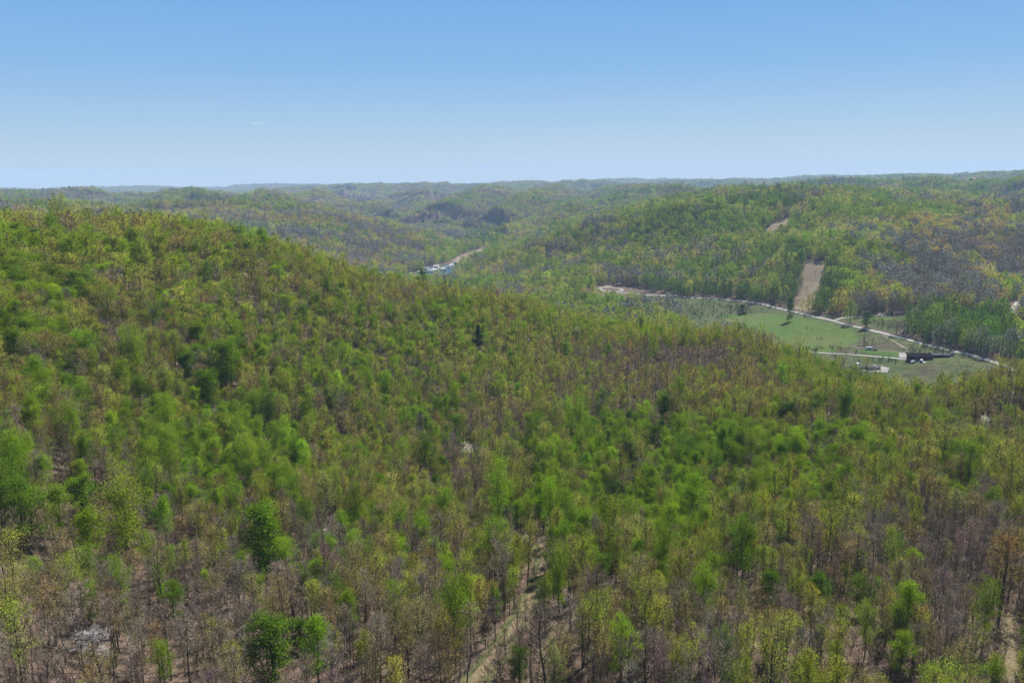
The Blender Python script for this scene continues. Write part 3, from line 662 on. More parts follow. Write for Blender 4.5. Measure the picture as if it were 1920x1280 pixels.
class Stand:
    def __init__(s): s.co = []; s.sc = []; s.rot = []; s.pick = []; s.tint = []
    def add(s, x, y, z, kd, scale, tints, lod, wide=1.0):
        n_ = len(x); pick = np.zeros(n_, np.int32)
        for i, kn in enumerate(KINDS):
            m_ = kd == i
            if m_.any(): pick[m_] = np.array(INDEX[(kn, lod)])[rng.integers(0, len(INDEX[(kn, lod)]), m_.sum())]
        s.co.append(np.stack([x, y, z], 1)); s.sc.append(np.stack([scale*wide*rng.uniform(.88, 1.15, n_), scale*wide*rng.uniform(.88, 1.15, n_), scale*getattr(s, 'zs', 1.0)*rng.uniform(.9, 1.12, n_)], 1))
        s.rot.append(np.stack([rng.normal(0, .03, n_), rng.normal(0, .03, n_), rng.uniform(0, 6.283, n_)], 1)); s.pick.append(pick); s.tint.append(tints)
    def build(s, name, coll):
        co = np.concatenate(s.co).astype(np.float32); me = bpy.data.meshes.new(name); me.vertices.add(len(co)); me.vertices.foreach_set('co', co.ravel())
        for nm, ty, arr, key in (('sc', 'FLOAT_VECTOR', s.sc, 'vector'), ('rot', 'FLOAT_VECTOR', s.rot, 'vector'), ('pick', 'INT', s.pick, 'value')):
            a = me.attributes.new(nm, ty, 'POINT'); a.data.foreach_set(key, np.concatenate(arr).astype(np.int32 if ty == 'INT' else np.float32).ravel())
        t4 = np.concatenate(s.tint); t4 = np.concatenate([t4, np.ones((len(t4), 1))], 1).astype(np.float32)
        a = me.attributes.new('tint', 'FLOAT_COLOR', 'POINT'); a.data.foreach_set('color', t4.ravel())
        o = link_mesh(name, me); ng = bpy.data.node_groups.new(name, 'GeometryNodeTree')
        ng.interface.new_socket('Geometry', in_out='INPUT', socket_type='NodeSocketGeometry'); ng.interface.new_socket('Geometry', in_out='OUTPUT', socket_type='NodeSocketGeometry')
        gi = ng.nodes.new('NodeGroupInput'); go = ng.nodes.new('NodeGroupOutput'); ip = ng.nodes.new('GeometryNodeInstanceOnPoints'); ci = ng.nodes.new('GeometryNodeCollectionInfo')
        ci.inputs['Collection'].default_value = coll; ci.inputs['Separate Children'].default_value = True; ci.inputs['Reset Children'].default_value = True
        def na_(nm, ty):
            q = ng.nodes.new('GeometryNodeInputNamedAttribute'); q.data_type = ty; q.inputs[0].default_value = nm
            return next(k for k in q.outputs if k.enabled and k.name == 'Attribute')
        ng.links.new(gi.outputs[0], ip.inputs['Points']); ng.links.new(ci.outputs[0], ip.inputs['Instance']); ip.inputs['Pick Instance'].default_value = True
        ng.links.new(na_('pick', 'INT'), ip.inputs['Instance Index']); ng.links.new(na_('rot', 'FLOAT_VECTOR'), ip.inputs['Rotation']); ng.links.new(na_('sc', 'FLOAT_VECTOR'), ip.inputs['Scale'])
        ng.links.new(ip.outputs[0], go.inputs[0]); md = o.modifiers.new('stand', 'NODES'); md.node_group = ng
        print(name, len(co)); return o
near_st, far_st = Stand(), Stand()
#@@TREES
# trees picked out by eye: base pixel, height in pixels, crown widening, tint, label
SAL_SPEC = [
 (515,1272,92,'dense',1.25,(.045,.150,.012),'dense deep green oval tree standing alone at the lower left of the dirt track'),
 (192,1282,78,'bare',1.5,(.60,.58,.57),'pale silvery bare tree at the bottom edge in the lower left'),
 (566,1222,48,'dense',1.0,(.035,.110,.014),'small dark green tree just up the slope from the dense oval tree'),
 (500,1082,112,'dense',.95,(.085,.200,.012),'tall bright green tree above the dense oval tree'),
 (158,975,66,'dense',1.3,(.080,.190,.014),'bright green round tree in the brown slope at the left'),
 (243,1075,118,'leafy',1.2,(.170,.240,.020),'big yellow-green spreading tree right below the bright round tree'),
 (62,1040,110,'leafy',1.3,(.075,.155,.012),'broad green tree next to the left edge of the photo'),
 (12,1030,105,'leafy',1.2,(.080,.175,.014),'green tree cut off by the left edge of the photo'),
 (424,735,82,'dense',1.35,(.070,.165,.010),'large rounded deep green tree on the middle left slope'),
 (392,770,66,'dense',1.3,(.060,.150,.010),'green tree in front of the large rounded tree on the middle left slope'),
 (352,722,52,'dense',1.2,(.055,.130,.012),'dark green tree left of the large rounded tree on the middle left slope'),
 (508,820,66,'leafy',1.15,(.045,.110,.012),'dark green tree alone below the large rounded tree'),
 (897,657,48,'conifer',1.0,(.022,.075,.018),'dark green pointed conifer alone among the pale budding trees'),
 (1472,806,44,'dense',1.6,(.045,.125,.010),'low dome of dark green leaves below the farm fields'),
 (1150,975,62,'dense',.95,(.018,.080,.022),'dark blue-green oval evergreen right of the middle of the slope'),
 (1262,1010,50,'dense',.9,(.030,.110,.014),'small dark green tree right of the oval evergreen'),
 (856,860,76,'leafy',1.1,(.060,.150,.012),'green tree beside the white blossoms in the middle of the slope'),
 (800,905,70,'leafy',1.0,(.060,.130,.018),'grey-green tree left of the white blossoms'),
 (1128,1115,62,'dense',1.2,(.080,.195,.012),'bright green round tree up the slope right of the dirt track'),
 (1048,1170,98,'leafy',.95,(.130,.220,.016),'fresh green bushy tree touching the right side of the dirt track'),
 (1020,1190,88,'budding',1.0,(.130,.210,.020),'slim fresh green tree leaning over the right side of the dirt track'),
 (1390,1105,92,'leafy',1.2,(.075,.180,.012),'bright green spreading tree in the lower right woods'),
 (1441,1142,58,'dense',1.0,(.030,.140,.012),'small vivid green tree right of the spreading tree'),
 (1533,1150,58,'dense',1.15,(.035,.145,.014),'second small vivid green tree right of the spreading tree'),
 (1605,1150,56,'leafy',1.1,(.090,.190,.014),'light green bushy tree beside the two vivid green trees'),
 (1620,1235,66,'leafy',1.1,(.150,.230,.020),'yellow-green small tree below the light green bushy tree'),
 (1692,1285,70,'leafy',1.1,(.150,.240,.016),'bright yellow-green tree at the bottom edge toward the right corner'),
 (1842,1215,76,'leafy',1.05,(.125,.200,.016),'yellow-green round tree near the right side above the pale track'),
 (1875,1150,112,'ochre',1.25,(.300,.190,.060),'rusty orange spreading tree near the right edge'),
 (312,1300,62,'leafy',1.0,(.150,.250,.016),'lime green small tree at the bottom edge left of the oval tree'),
 (335,1180,70,'leafy',1.1,(.085,.160,.014),'olive green round tree in the lower left woods'),
 (912,750,46,'ochre',1.1,(.420,.400,.230),'pale cream budding tree alone in the middle of the slope'),
 (1530,800,56,'leafy',1.0,(.080,.190,.010),'bright green narrow tree right of the dark green dome'),
 (1580,815,62,'leafy',1.4,(.065,.145,.012),'broad green tree right of the bright narrow tree'),
 (1250,800,56,'dense',1.4,(.045,.115,.012),'broad dark green tree left of the dark green dome'),
 (1175,895,66,'dense',1.4,(.045,.120,.012),'wide dark green tree in the shady hollow'),
 (1225,860,56,'leafy',1.2,(.040,.100,.012),'dark green tree in the shady hollow behind the wide one'),
 (650,835,54,'bare',1.3,(.36,.24,.20),'purplish bare domed tree left of the middle'),
 (790,840,60,'bare',1.2,(.30,.22,.21),'purplish grey bare tree left of the white blossoms'),
 (835,566,54,'bare',1.5,(.27,.21,.18),'bare tree with upswept limbs on the crest below the lake'),
 (793,562,58,'leafy',.7,(.050,.120,.012),'narrow deep green tree on the crest in front of the lake'),
 (876,866,28,'blossom',1.2,(.80,.80,.72),'white blossoming tree in the middle of the slope'),
 (1846,812,24,'blossom',1.1,(.80,.80,.74),'white blossoming tree near the right edge'),
 (1049,606,18,'blossom',1.1,(.80,.80,.76),'small white blossoming tree just below the crest'),
 (988,1030,24,'blossom',1.1,(.78,.74,.66),'white blossoming tree near the upper end of the dirt track'),
 (616,1020,26,'blossom',1.1,(.72,.72,.60),'pale blossoming tree right of the tall bright green tree'),
]
SAL = []
for px_, py_, hp, kn, wd, tn, lb in SAL_SPEC:
    p = at(px_, py_, 60, 900); sl = (p-Vector((0, 0, CZ))).length; dep = math.acos(min(1, math.hypot(p.x, p.y)/sl))
    SAL.append((p, hp/F*sl/math.cos(dep), kn, wd, tn, lb))
FIELD_TREES = [
 (1480,603,42,'dense',.62,(.050,.120,.018),'tall narrow dark green tree alone in the meadow just below the road'),
 (1624,614,26,'dense',1.25,(.050,.120,.022),'round green tree at the roadside with its shadow on the meadow'),
 (1391,588,16,'dense',1.5,(.030,.050,.015),'dark low bush in the rough pasture below the road'),
]
for px_, py_, hp, kn, wd, tn, lb in FIELD_TREES:
    p = at(px_, py_, 750, 1800); sl = (p-Vector((0, 0, CZ))).length
    SAL.append((p, hp/F*sl, kn, wd, tn, lb))
SAL = [(p, a, kn, wd, (max(tn[0], .5*tn[1])*.8, tn[1]*.74, tn[2]*.7) if kn in ('leafy', 'dense', 'budding') else tuple(c*.75 for c in tn), lb) for p, a, kn, wd, tn, lb in SAL]
SXY = np.array([(p.x, p.y) for p, *_ in SAL])
def clear_of_picked(x, y, r=4.6):
    k = np.ones(len(x), bool)
    for a, b_ in SXY: k &= np.hypot(x-a, y-b_) > r*(1 if math.hypot(a, b_) < 750 else 3)
    # nothing crowds in directly in front of a picked tree
    for a, b_ in SXY:
        d = math.hypot(a, b_); ux, uy = a/d, b_/d; al = x*ux+y*uy; ac = np.abs(x*uy-y*ux); k &= ~((ac < 4.6) & (al < d) & (al > d-(25 if d < 750 else 0)))
    return k
# --- the near side of the valley
x, y, z, kd, s_, n2_ = plant(141, 800, 4.7, 0, .725, gap=.3)
D = np.hypot(x, y); pxx, pyy, _ = project(x, y, z+15); s_ = s_*(1+.16*np.exp(-((pxx-150)/420)**2-((pyy-480)/190)**2))*(.82+.25*rng.random(len(x))); tints = make_tints(kd, n2_)
kk_ = clear_of_picked(x, y); x, y, z, kd, s_, D, tints, pxx, pyy = [q[kk_] for q in (x, y, z, kd, s_, D, tints, pxx, pyy)]
hillf = np.exp(-((pxx-130)/430)**2-((pyy-500)/170)**2); wide = .95+.42*hillf
keep = rng.random(len(x)) > .38*hillf; x, y, z, kd, s_, D, wide, tints = [q[keep] for q in (x, y, z, kd, s_, D, wide, tints)]
tints = tints*1.08*np.stack([1+.10*wide, np.ones(len(x)), np.ones(len(x))*.95], 1)/np.array([1.08, 1, 1])
px, py, _ = project(x, y, z+9)
inframe = (px > -10) & (px < 1930) & (py < 1285) & (D < 420)
order = np.argsort(np.where(inframe, D, 1e9)); solo = order[:290]; mask = np.ones(len(x), bool); mask[solo] = False
for lod, a0, a1 in ((0, 0, 480), (1, 480, 5000)):
    m_ = mask & (D >= a0) & (D < a1); near_st.add(x[m_], y[m_], z[m_], kd[m_], s_[m_], tints[m_], lod, wide[m_])
xs, ys = pts_band(135, 560, 5.0); zs = ground(xs, ys); pxs, pys, _ = project(xs, ys, zs); Ds = np.hypot(xs, ys)
ok = ~((Ds < 450) & ((dist_line(pxs, pys, TRACKS) < 12) | (dist_line(pxs, pys, TRACKS2) < 9))) & (rng.random(len(xs)) < .5)
ok &= clear_of_picked(xs, ys, 2.0); xs, ys, zs, Ds = xs[ok], ys[ok], zs[ok], Ds[ok]; ks = np.full(len(xs), 5); ts_ = make_tints(ks, None)
for lod, a0, a1 in ((0, 0, 300), (1, 300, 5000)):
    m_ = (Ds >= a0) & (Ds < a1); near_st.add(xs[m_], ys[m_], zs[m_], ks[m_], rng.uniform(.5, 1.2, m_.sum()), ts_[m_], lod)
xs, ys = pts_band(110, 420, 3.6); zs = ground(xs, ys); pxs, pys, _ = project(xs, ys, zs)
ok = (dist_line(pxs, pys, TRACKS) > 9) & (dist_line(pxs, pys, TRACKS2) > 8) & (fbm(xs/25, ys/25, 91, 3) > -.35); xs, ys, zs = xs[ok], ys[ok], zs[ok]
ks = np.full(len(xs), 7); near_st.add(xs, ys, zs, ks, rng.uniform(.5, 1.2, len(xs)), make_tints(ks, None), 1)
# --- beyond
for d0, d1, sp, lod, hs in ((800, 1200, 9.0, 2, 1.25), (1200, 2600, 10.2, 2, 1.38), (2600, 4600, 11.5, 2, 1.38), (4600, 8000, 15.5, 2, 1.5), (8000, 14500, 27, 2, 1.9)):
    x2, y2, z2, k2, s2, n2_ = plant(d0, d1, sp, lod, hs, far=True); tt = make_tints(k2, n2_); av = tt.mean(0)
    k2 = np.where((k2 == 4) & (d0 > 4000), 0, k2)
    tt = tt*1.06; tt = np.where((k2 == 3)[:, None], np.minimum(tt*np.array([1.3, 1.27, 1.22]), .27), tt); zs_ = {800: 1, 1200: .95, 2600: .72, 4600: .55, 8000: .42}[d0]
    far_st.zs = zs_; far_st.add(x2, y2, z2-(2 if d0 > 2000 else 0), k2, s2, (tt*.78+av*.22)*np.exp(.22*fbm(x2/90, y2/90, 83, 3))[:, None]*np.stack([1+.16*fbm(x2/160, y2/160, 84, 2), np.ones(len(x2)), np.ones(len(x2))], 1), lod)

for poly, sp_, mix in (([(1490,664),(1505,655),(1560,651),(1606,657),(1612,664),(1560,661)], 4, (7, 7, 8)), ([(1628,602),(1690,604),(1692,622),(1655,618)], 5, (7, 7, 7, 8)), ([(1605,642),(1690,652),(1700,660),(1625,656)], 5, (7, 7, 5)),
        ([(1700,640),(1790,662),(1760,672),(1705,664)], 5, (7, 7, 5, 8)), ([(1340,572),(1400,575),(1440,583),(1410,592),(1370,590)], 5, (7, 8, 7)), ([(1560,668),(1660,674),(1700,682),(1580,680)], 6, (7, 8)), ([(1484,575),(1524,580),(1512,520),(1504,520)], 9, (7,)),
        ([(1270,562),(1330,566),(1380,600),(1290,590)], 7, (7, 8, 5)), ([(1500,600),(1600,640),(1560,655),(1450,630)], 24, (7, 8)), ([(1300,600),(1400,612),(1520,665),(1620,700),(1600,740),(1440,700)], 9, (7, 7, 8)), ([(1200,560),(1290,566),(1330,600),(1230,590)], 8, (7, 7, 8))):
    Q = np.array([tuple(at(a, b_, 750, 1700))[:2] for a, b_ in poly]); x0, y0 = Q.min(0); x1, y1 = Q.max(0); X, Y = np.meshgrid(np.arange(x0, x1, sp_), np.arange(y0, y1, sp_)); X = X.ravel()+rng.normal(0, sp_*.35, X.size); Y = Y.ravel()+rng.normal(0, sp_*.35, Y.size)
    k = inpoly(X, Y, [tuple(q) for q in Q]) & (fbm(X/18, Y/18, 99, 2) > -.25); X, Y = X[k], Y[k]
    if len(X): kk_ = rng.choice(mix, len(X)); far_st.zs = 1.0; far_st.add(X, Y, ground(X, Y), kk_, np.where(kk_ == 8, rng.uniform(.12, .3, len(X)), rng.uniform(.5, 1.3, len(X))), make_tints(kk_, None), 1)
tag(near_st.build("woodland", protos), kind='stuff'); tag(far_st.build("distant_woodland", protos), kind='stuff')
# --- the trees that show largest, each one a thing
SOLO = []
def solo_tree(kn, x, y, scale, tint, rz=None, tilt=0, var=None):
    v_ = rng.integers(0, len(NEAR[kn])) if var is None else var; tm_, cm_, h_, c_ = NEAR[kn][v_]
    nm = {'leafy': 'leafy_tree', 'budding': 'budding_tree', 'ochre': 'ochre_tree', 'bare': 'bare_tree', 'conifer': 'conifer_tree', 'dense': 'leafy_tree', 'blossom': 'blossoming_tree', 'sapling': 'sapling'}[kn]
    e = empty(nm, (x, y, float(ground(x, y))), rng.uniform(0, 6.28) if rz is None else rz, scale); e.scale = (scale*.95, scale*.95, scale); e.rotation_euler[0] = tilt
    t_ = link_mesh("trunk", tm_, e); c = link_mesh("crown", cm_, e); c['tint'] = [float(q) for q in tint]
    SOLO.append((e, kn, scale*h_, c_*scale, tuple(tint), shape_of(kn, v_))); return e
def shape_of(kn, v_): return SPEC[kn]['shape'][v_ % 3]
for i in solo: solo_tree(KINDS[kd[i]], float(x[i]), float(y[i]), float(s_[i]), tints[i])
PICKED = []
for k, (p, hm_, kn, wd, tn, lb) in enumerate(SAL):
    v_ = k % 6 if kn != 'leafy' else (0, 1, 3, 4)[k % 4]; h_ = NEAR[kn][v_][2]; e = solo_tree(kn, p.x, p.y, hm_/h_, tn, var=v_); SOLO.pop()
    e.scale = (e.scale[2]*wd, e.scale[2]*wd, e.scale[2]); tag(e, lb, {'conifer': 'conifer'}.get(kn, 'tree')); PICKED.append(e)

# --- labels for the foreground trees: look, then where it stands, then its turn among its like
ORD = ['', 'second ', 'third ', 'fourth ', 'fifth ', 'sixth ', 'seventh ', 'eighth ', 'ninth ', 'tenth ', 'eleventh ', 'twelfth ']
def look(kn, h, cr, tint, shp):
    r_, g_, b_ = tint; size = 'tall' if h > 19.5 else ('short' if h < 14.5 else 'medium')
    form = {'narrow': 'slim', 'vase': 'upswept', 'round': 'round-crowned', 'conifer': 'pointed'}[shp]
    if kn == 'leafy': col = 'bright leafy' if g_ > .2 else ('deep leafy' if g_ < .15 else 'leafy')
    elif kn == 'budding': col = 'yellow-green' if r_/g_ > .92 else ('fresh green' if r_/g_ < .78 else 'olive green')
    elif kn == 'ochre': col = 'rusty tan' if r_/g_ > 1.38 else 'pale tan'
    elif kn == 'bare': col = 'pale grey bare' if g_ > .34 else ('dark grey-brown bare' if g_ < .275 else 'grey-brown bare')
    else: col = 'dark evergreen'
    return size, form, col
cells = {}
for e, kn, h, cr, tint, shp in SOLO:
    L = e.location; px_, py_, _ = project(np.array([L.x]), np.array([L.y]), np.array([L.z])); px_, py_ = float(px_[0]), float(py_[0])
    band = 'in the front row' if py_ > 1262 else ('in the second row' if py_ > 1180 else 'in the third row')
    if py_ > 1262 and py_ > 1420: band = 'with its foot cut off'
    secs = [(0, 'from the left edge'), (515, 'right of the oval tree'), (930, 'right of the dirt track'), (1390, 'right of the spreading tree'), (1692, 'near the right corner')]
    sec = [q for q in secs if px_ >= q[0] or q[0] == 0][-1]
    size, form, col = look(kn, h, cr, tint, shp)
    cells.setdefault((size, form, col, band, sec[1]), []).append((px_, e, kn))
for (size, form, col, band, where), lst in cells.items():
    lst.sort(key=lambda q: q[0])
    for k, (_, e, kn) in enumerate(lst):
        o_ = ORD[k] if len(lst) > 1 else ''
        if len(lst) > 1 and k == 0: o_ = 'first '
        tag(e, f"{o_}{size} {form} {col} tree {band} {where}", 'tree', 'trees of the woods below the camera')


# ------------------------------------------------------------------ haze: even, pale air in one closed box round everything (the sky is outside it)
hz, t, b = new_mat("haze"); t.nodes.remove(b); pv = t.nodes.new('ShaderNodeVolumePrincipled')
pv.inputs['Color'].default_value = (.50, .72, 1.0, 1); pv.inputs['Density'].default_value = HAZE; pv.inputs['Anisotropy'].default_value = 0.0
t.links.new(pv.outputs[0], t.nodes['Material Output'].inputs['Volume'])
L_ = 17200.0; z0, z1 = float(GZ.min())-10, 420.0
hv = [(sx_*L_, sy_*L_, z_) for z_ in (z0, z1) for sx_, sy_ in ((-1, -1), (1, -1), (1, 1), (-1, 1))]
hf = [(0, 3, 2, 1), (4, 5, 6, 7), (0, 1, 5, 4), (1, 2, 6, 5), (2, 3, 7, 6), (3, 0, 4, 7)]
hme = mesh_from("haze", hv, hf, False); hme.materials.append(hz); tag(link_mesh("haze", hme), kind='stuff')
# ------------------------------------------------------------------ buildings, vehicles, boats
class MB:
    def __init__(s): s.v = []; s.f = []
    def box(s, x0, x1, y0, y1, z0, z1, taper=0.0):
        b_ = len(s.v); t_ = taper
        s.v += [(x0, y0, z0), (x1, y0, z0), (x1, y1, z0), (x0, y1, z0), (x0+t_, y0+t_, z1), (x1-t_, y0+t_, z1), (x1-t_, y1-t_, z1), (x0+t_, y1-t_, z1)]
        s.f += [tuple(b_+i for i in q) for q in ((0, 3, 2, 1), (4, 5, 6, 7), (0, 1, 5, 4), (1, 2, 6, 5), (2, 3, 7, 6), (3, 0, 4, 7))]; return s
    def prism(s, pts, y0, y1):                       # outline in x,z extruded along y
        b_ = len(s.v); n_ = len(pts); s.v += [(x_, y0, z_) for x_, z_ in pts]+[(x_, y1, z_) for x_, z_ in pts]
        s.f += [tuple(range(b_, b_+n_)), tuple(range(b_+2*n_-1, b_+n_-1, -1))]
        s.f += [(b_+(i+1) % n_, b_+i, b_+n_+i, b_+n_+(i+1) % n_) for i in range(n_)]; return s
    def wheel(s, x_, y_, z_, r_, w_, n_=12):
        b_ = len(s.v)
        for sd_ in (-w_/2, w_/2): s.v += [(x_+r_*math.cos(6.2832*i/n_), y_+sd_, z_+r_*math.sin(6.2832*i/n_)) for i in range(n_)]
        s.f += [tuple(range(b_+n_-1, b_-1, -1)), tuple(range(b_+n_, b_+2*n_))]+[(b_+i, b_+(i+1) % n_, b_+n_+(i+1) % n_, b_+n_+i) for i in range(n_)]; return s
    def build(s, name, mat, parent=None, bev=0.0):
        me = bpy.data.meshes.new(name); me.from_pydata(s.v, [], s.f); me.materials.append(mat); me.update()
        o = link_mesh(name, me, parent)
        if bev: m_ = o.modifiers.new('bevel', 'BEVEL'); m_.width = bev; m_.segments = 2; m_.limit_method = 'ANGLE'
        return o
MW = plain("white_paint", (.62, .62, .60), .45, .06, .8); MG = plain("dark_glass", (.02, .025, .03), .15, .1); MT = plain("tyre_rubber", (.025, .025, .027), .9, .2)
MRB = plain("brown_metal_roof", (.050, .032, .040), .98, .18, .5); MRM = plain("maroon_roof", (.016, .011, .014), .98, .2, .5); MRG = plain("grey_metal_roof", (.085, .085, .092), .98, .15, .5)
for m_ in (MRB, MRM, MRG): m_.node_tree.nodes['Principled BSDF'].inputs['Specular IOR Level'].default_value = 0.0
MRR = plain("red_brown_roof", (.26, .13, .10), .7, .2, .5); MWD = plain("dark_wood_wall", (.07, .055, .05), .85, .25, .7); MWB = plain("beige_siding", (.34, .31, .27), .8, .12, .7)
MBL = plain("dark_paint", (.03, .035, .045), .35, .1); MRDD = plain("dock_planks", (.30, .27, .23), .9, .25, .5); MBLUE = plain("blue_canvas", (.03, .13, .38), .7, .15); MRED = plain("red_paint", (.35, .04, .03), .4, .1)
def face_yaw(p, off=0.0): return math.atan2(-p.x, p.y)+off
def house(p, L, D, h, rh, wall, roof, label, cat='house', yaw=0.0, nwin=4, chimney=True, name='house', over=.6):
    e = empty(name, p, yaw); tag(e, label, cat)
    MB().prism([(-L/2, -2), (L/2, -2), (L/2, h), (-L/2, h)], -D/2, D/2).build('wall', wall, e)
    g = MB(); b_ = 0; g.v = [(-L/2-over, -D/2-over, h), (L/2+over, -D/2-over, h), (L/2+over, 0, h+rh), (-L/2-over, 0, h+rh), (-L/2-over, D/2+over, h), (L/2+over, D/2+over, h),
             (-L/2-over, -D/2-over, h+.2), (L/2+over, -D/2-over, h+.2), (L/2+over, 0, h+rh+.2), (-L/2-over, 0, h+rh+.2), (-L/2-over, D/2+over, h+.2), (L/2+over, D/2+over, h+.2)]
    g.f = [(6, 7, 8, 9), (9, 8, 11, 10), (1, 0, 3, 2), (2, 3, 4, 5), (0, 1, 7, 6), (4, 10, 11, 5), (0, 6, 9, 3), (3, 9, 10, 4), (1, 2, 8, 7), (2, 5, 11, 8), (0, 3, 4), (1, 5, 2)]
    rf = g.build('roof', roof, e)
    if chimney: MB().box(L*.2, L*.2+.9, .4, 1.3, h+.2, h+rh+1.0).build('chimney', MWD, rf)
    for k in range(nwin):
        x_ = -L/2+L*(k+.5)/nwin
        if k == nwin//2: MB().box(x_-.5, x_+.5, -D/2-.05, -D/2+.02, .1, 2.15).build('door', MWB if wall is MWD else MWD, e)
        else:
            w_ = MB().box(x_-.75, x_+.75, -D/2-.05, -D/2+.02, .95, 2.1).build('window', MW, e); MB().box(x_-.62, x_+.62, -D/2-.08, -D/2-.06, 1.05, 2.0).build('pane', MG, w_)
    return e
def car(p, yaw, paint, label, kind='car', L=4.6):
    e = empty('parked_'+kind, p, yaw); tag(e, label, kind); w_ = 1.85; k = L/4.6
    prof = {'car': [(-2.3, .35), (2.3, .35), (2.3, .8), (1.3, .95), (.7, 1.42), (-1.2, 1.45), (-2.0, .98), (-2.3, .9)], 'van': [(-2.5, .35), (2.5, .35), (2.5, 1.1), (1.9, 1.3), (1.3, 2.05), (-2.5, 2.1)],
            'pickup': [(-2.7, .45), (2.7, .45), (2.7, 1.05), (1.5, 1.15), (.9, 1.8), (-.5, 1.8), (-.7, 1.1), (-2.7, 1.1)], 'camper': [(-3.6, .5), (3.2, .5), (3.6, 1.4), (3.2, 2.8), (-3.6, 2.85)]}[kind]
    MB().prism([(a*k if kind == 'car' else a, b_) for a, b_ in prof], -w_/2*(1.2 if kind == 'camper' else 1), w_/2*(1.2 if kind == 'camper' else 1)).build('body', paint, e, .06)
    x0, x1, z0, z1 = {'car': (-1.1, .6, 1.0, 1.34), 'van': (-1.9, 1.2, 1.3, 1.85), 'pickup': (-.4, .8, 1.2, 1.68), 'camper': (-2.6, 1.8, 1.6, 2.2)}[kind]
    for sy in (-1, 1): MB().box(x0, x1, sy*w_/2*(1.2 if kind == 'camper' else 1)-.03, sy*w_/2*(1.2 if kind == 'camper' else 1)+.03, z0, z1).build('window', MG, e)
    for sx_ in ((-1.4, 1.4) if kind != 'camper' else (-.5, .4)):
        for sy in (-.8, .8): MB().wheel(sx_, sy, .34, .34, .24).build('wheel', MT, e)
    return e
def P(px, py, dmin=750, dmax=5000): return at(px, py, dmin, dmax)
p = P(1691,591); house(p+Vector((0, 4, 0)), 19, 8, 2.7, 2.2, MWD, MRB, 'long low house with brown metal roof beside the dark wood edge', yaw=-.12, nwin=5)
p = P(1650,592); car(p+Vector((0, 0, .5)), .2, MW, 'white pickup parked on the drive left of the brown-roofed house', 'pickup')
p = P(1912,602); house(p, 17, 9, 2.8, 2.8, MWB, MRM, 'dark roofed house by the bright lawn at the right edge', yaw=.2)
p = P(1906,599); car(p+Vector((-2, -9, .3)), .6, MW, 'white pickup in front of the dark roofed house at the right edge', 'pickup')
# open barn: posts and a wide dark roof
p = P(1724,674); e = empty('barn', p, -.10); tag(e, 'long open barn with dark maroon roof beside the gravel yard', 'barn')
MB().box(-11, 11, 3.6, 4.0, -1, 3.6).build('wall', MWD, e); MB().box(2, 11, -4.0, 3.6, -1, 3.4).build('wall', MWD, e)
rf = MB().prism([(-12.2, 3.75), (12.2, 3.75), (12.2, 4.0), (-12.2, 4.0)], -5.2, 5.0); rf.v = [(a, b_, c+(b_+5.2)*.16) for a, b_, c in rf.v]; rf.build('roof', MRM, e)
for k in range(5): MB().box(-11+k*3.2, -10.75+k*3.2, -4.6, -4.35, -1, 3.85).build('post', MWD, e)
p2 = p+Vector((21, 3, 0)); p2.z = float(ground(p2.x, p2.y)); house(p2, 17, 7, 2.4, 1.1, MWD, MRG, 'low grey roofed shed joined to the right of the barn', 'shed', yaw=-.1, nwin=0, chimney=False, name='shed')
p2 = p+Vector((34, 6, 0)); p2.z = float(ground(p2.x, p2.y)); house(p2, 5, 4, 2.2, 1.0, MWB, MRG, 'tiny grey roofed shed standing apart right of the barn', 'shed', yaw=.3, nwin=0, chimney=False, name='shed')
for dx, dy, yw, ty, lb in ((-10.5, -8.5, .5, 'pickup', 'white pickup at the left end of the barn front'), (-3.0, -9.5, 1.3, 'van', 'white van standing before the middle of the barn')):
    q = p+Vector((dx, dy, 0)); q.z = float(ground(q.x, q.y))+.65; car(q, yw, MW, lb, ty)
p = P(1630,656); car(p+Vector((0, 0, .5)), .1, MW, 'white camper parked at the left end of the bright lawn', 'camper')
p = P(1641,658); car(p+Vector((0, 0, .5)), .2, MBL, 'dark car between the camper and the gravel yard', 'car')
p = P(1620,691); house(p, 15, 7, 2.3, 1.2, MWB, MRG, 'left one of two long grey sheds on the gravel lot', 'shed', yaw=-.1, nwin=0, chimney=False, name='shed')
p = P(1637,692); house(p, 11, 7, 2.3, 1.2, MWB, MRG, 'shorter right one of two grey sheds on the gravel lot', 'shed', yaw=-.1, nwin=0, chimney=False, name='shed')
for px_, py_, yw, ty, lb in ((1608.5,685,.9,'van','white van behind the left end of the grey sheds'),(1611,689,.3,'pickup','white pickup at the left end of the grey sheds'),(1643.5,692,1.2,'van','white van at the right end of the grey sheds')):
    p = P(px_, py_); car(p+Vector((0, 0, .55)), yw, MW, lb, ty)
p = at(1827, 337, 2600, 4400); house(p+Vector((0, 0, 9)), 34, 16, 9, 6, MWD, MRR, 'big red-brown roofed house on the far hilltop at the right', yaw=.3)
p = at(1533, 495, 1000, 1700); house(p, 3.4, 2.6, 2.0, .9, MW, MRG, 'tiny white hut at the top of the cleared strip', 'hut', yaw=.2, nwin=0, chimney=False, name='hut')
for px_, py_, lb in ((1529,520,'upper wooden pole in the cleared strip on the hillside'),(1516,560,'lower wooden pole in the cleared strip on the hillside')):
    p = at(px_, py_, 1000, 1700); e = empty('utility_pole', p); tag(e, lb, 'pole', 'poles in the cleared strip')
    MB().wheel(0, 0, 0, .16, 11, 8).build('pole', MWD, e).rotation_euler = (math.pi/2, 0, 0); e.children[0].location.z = 5.0
    MB().box(-1.2, 1.2, -.09, .09, 9.4, 9.65).build('crossarm', MWD, e)

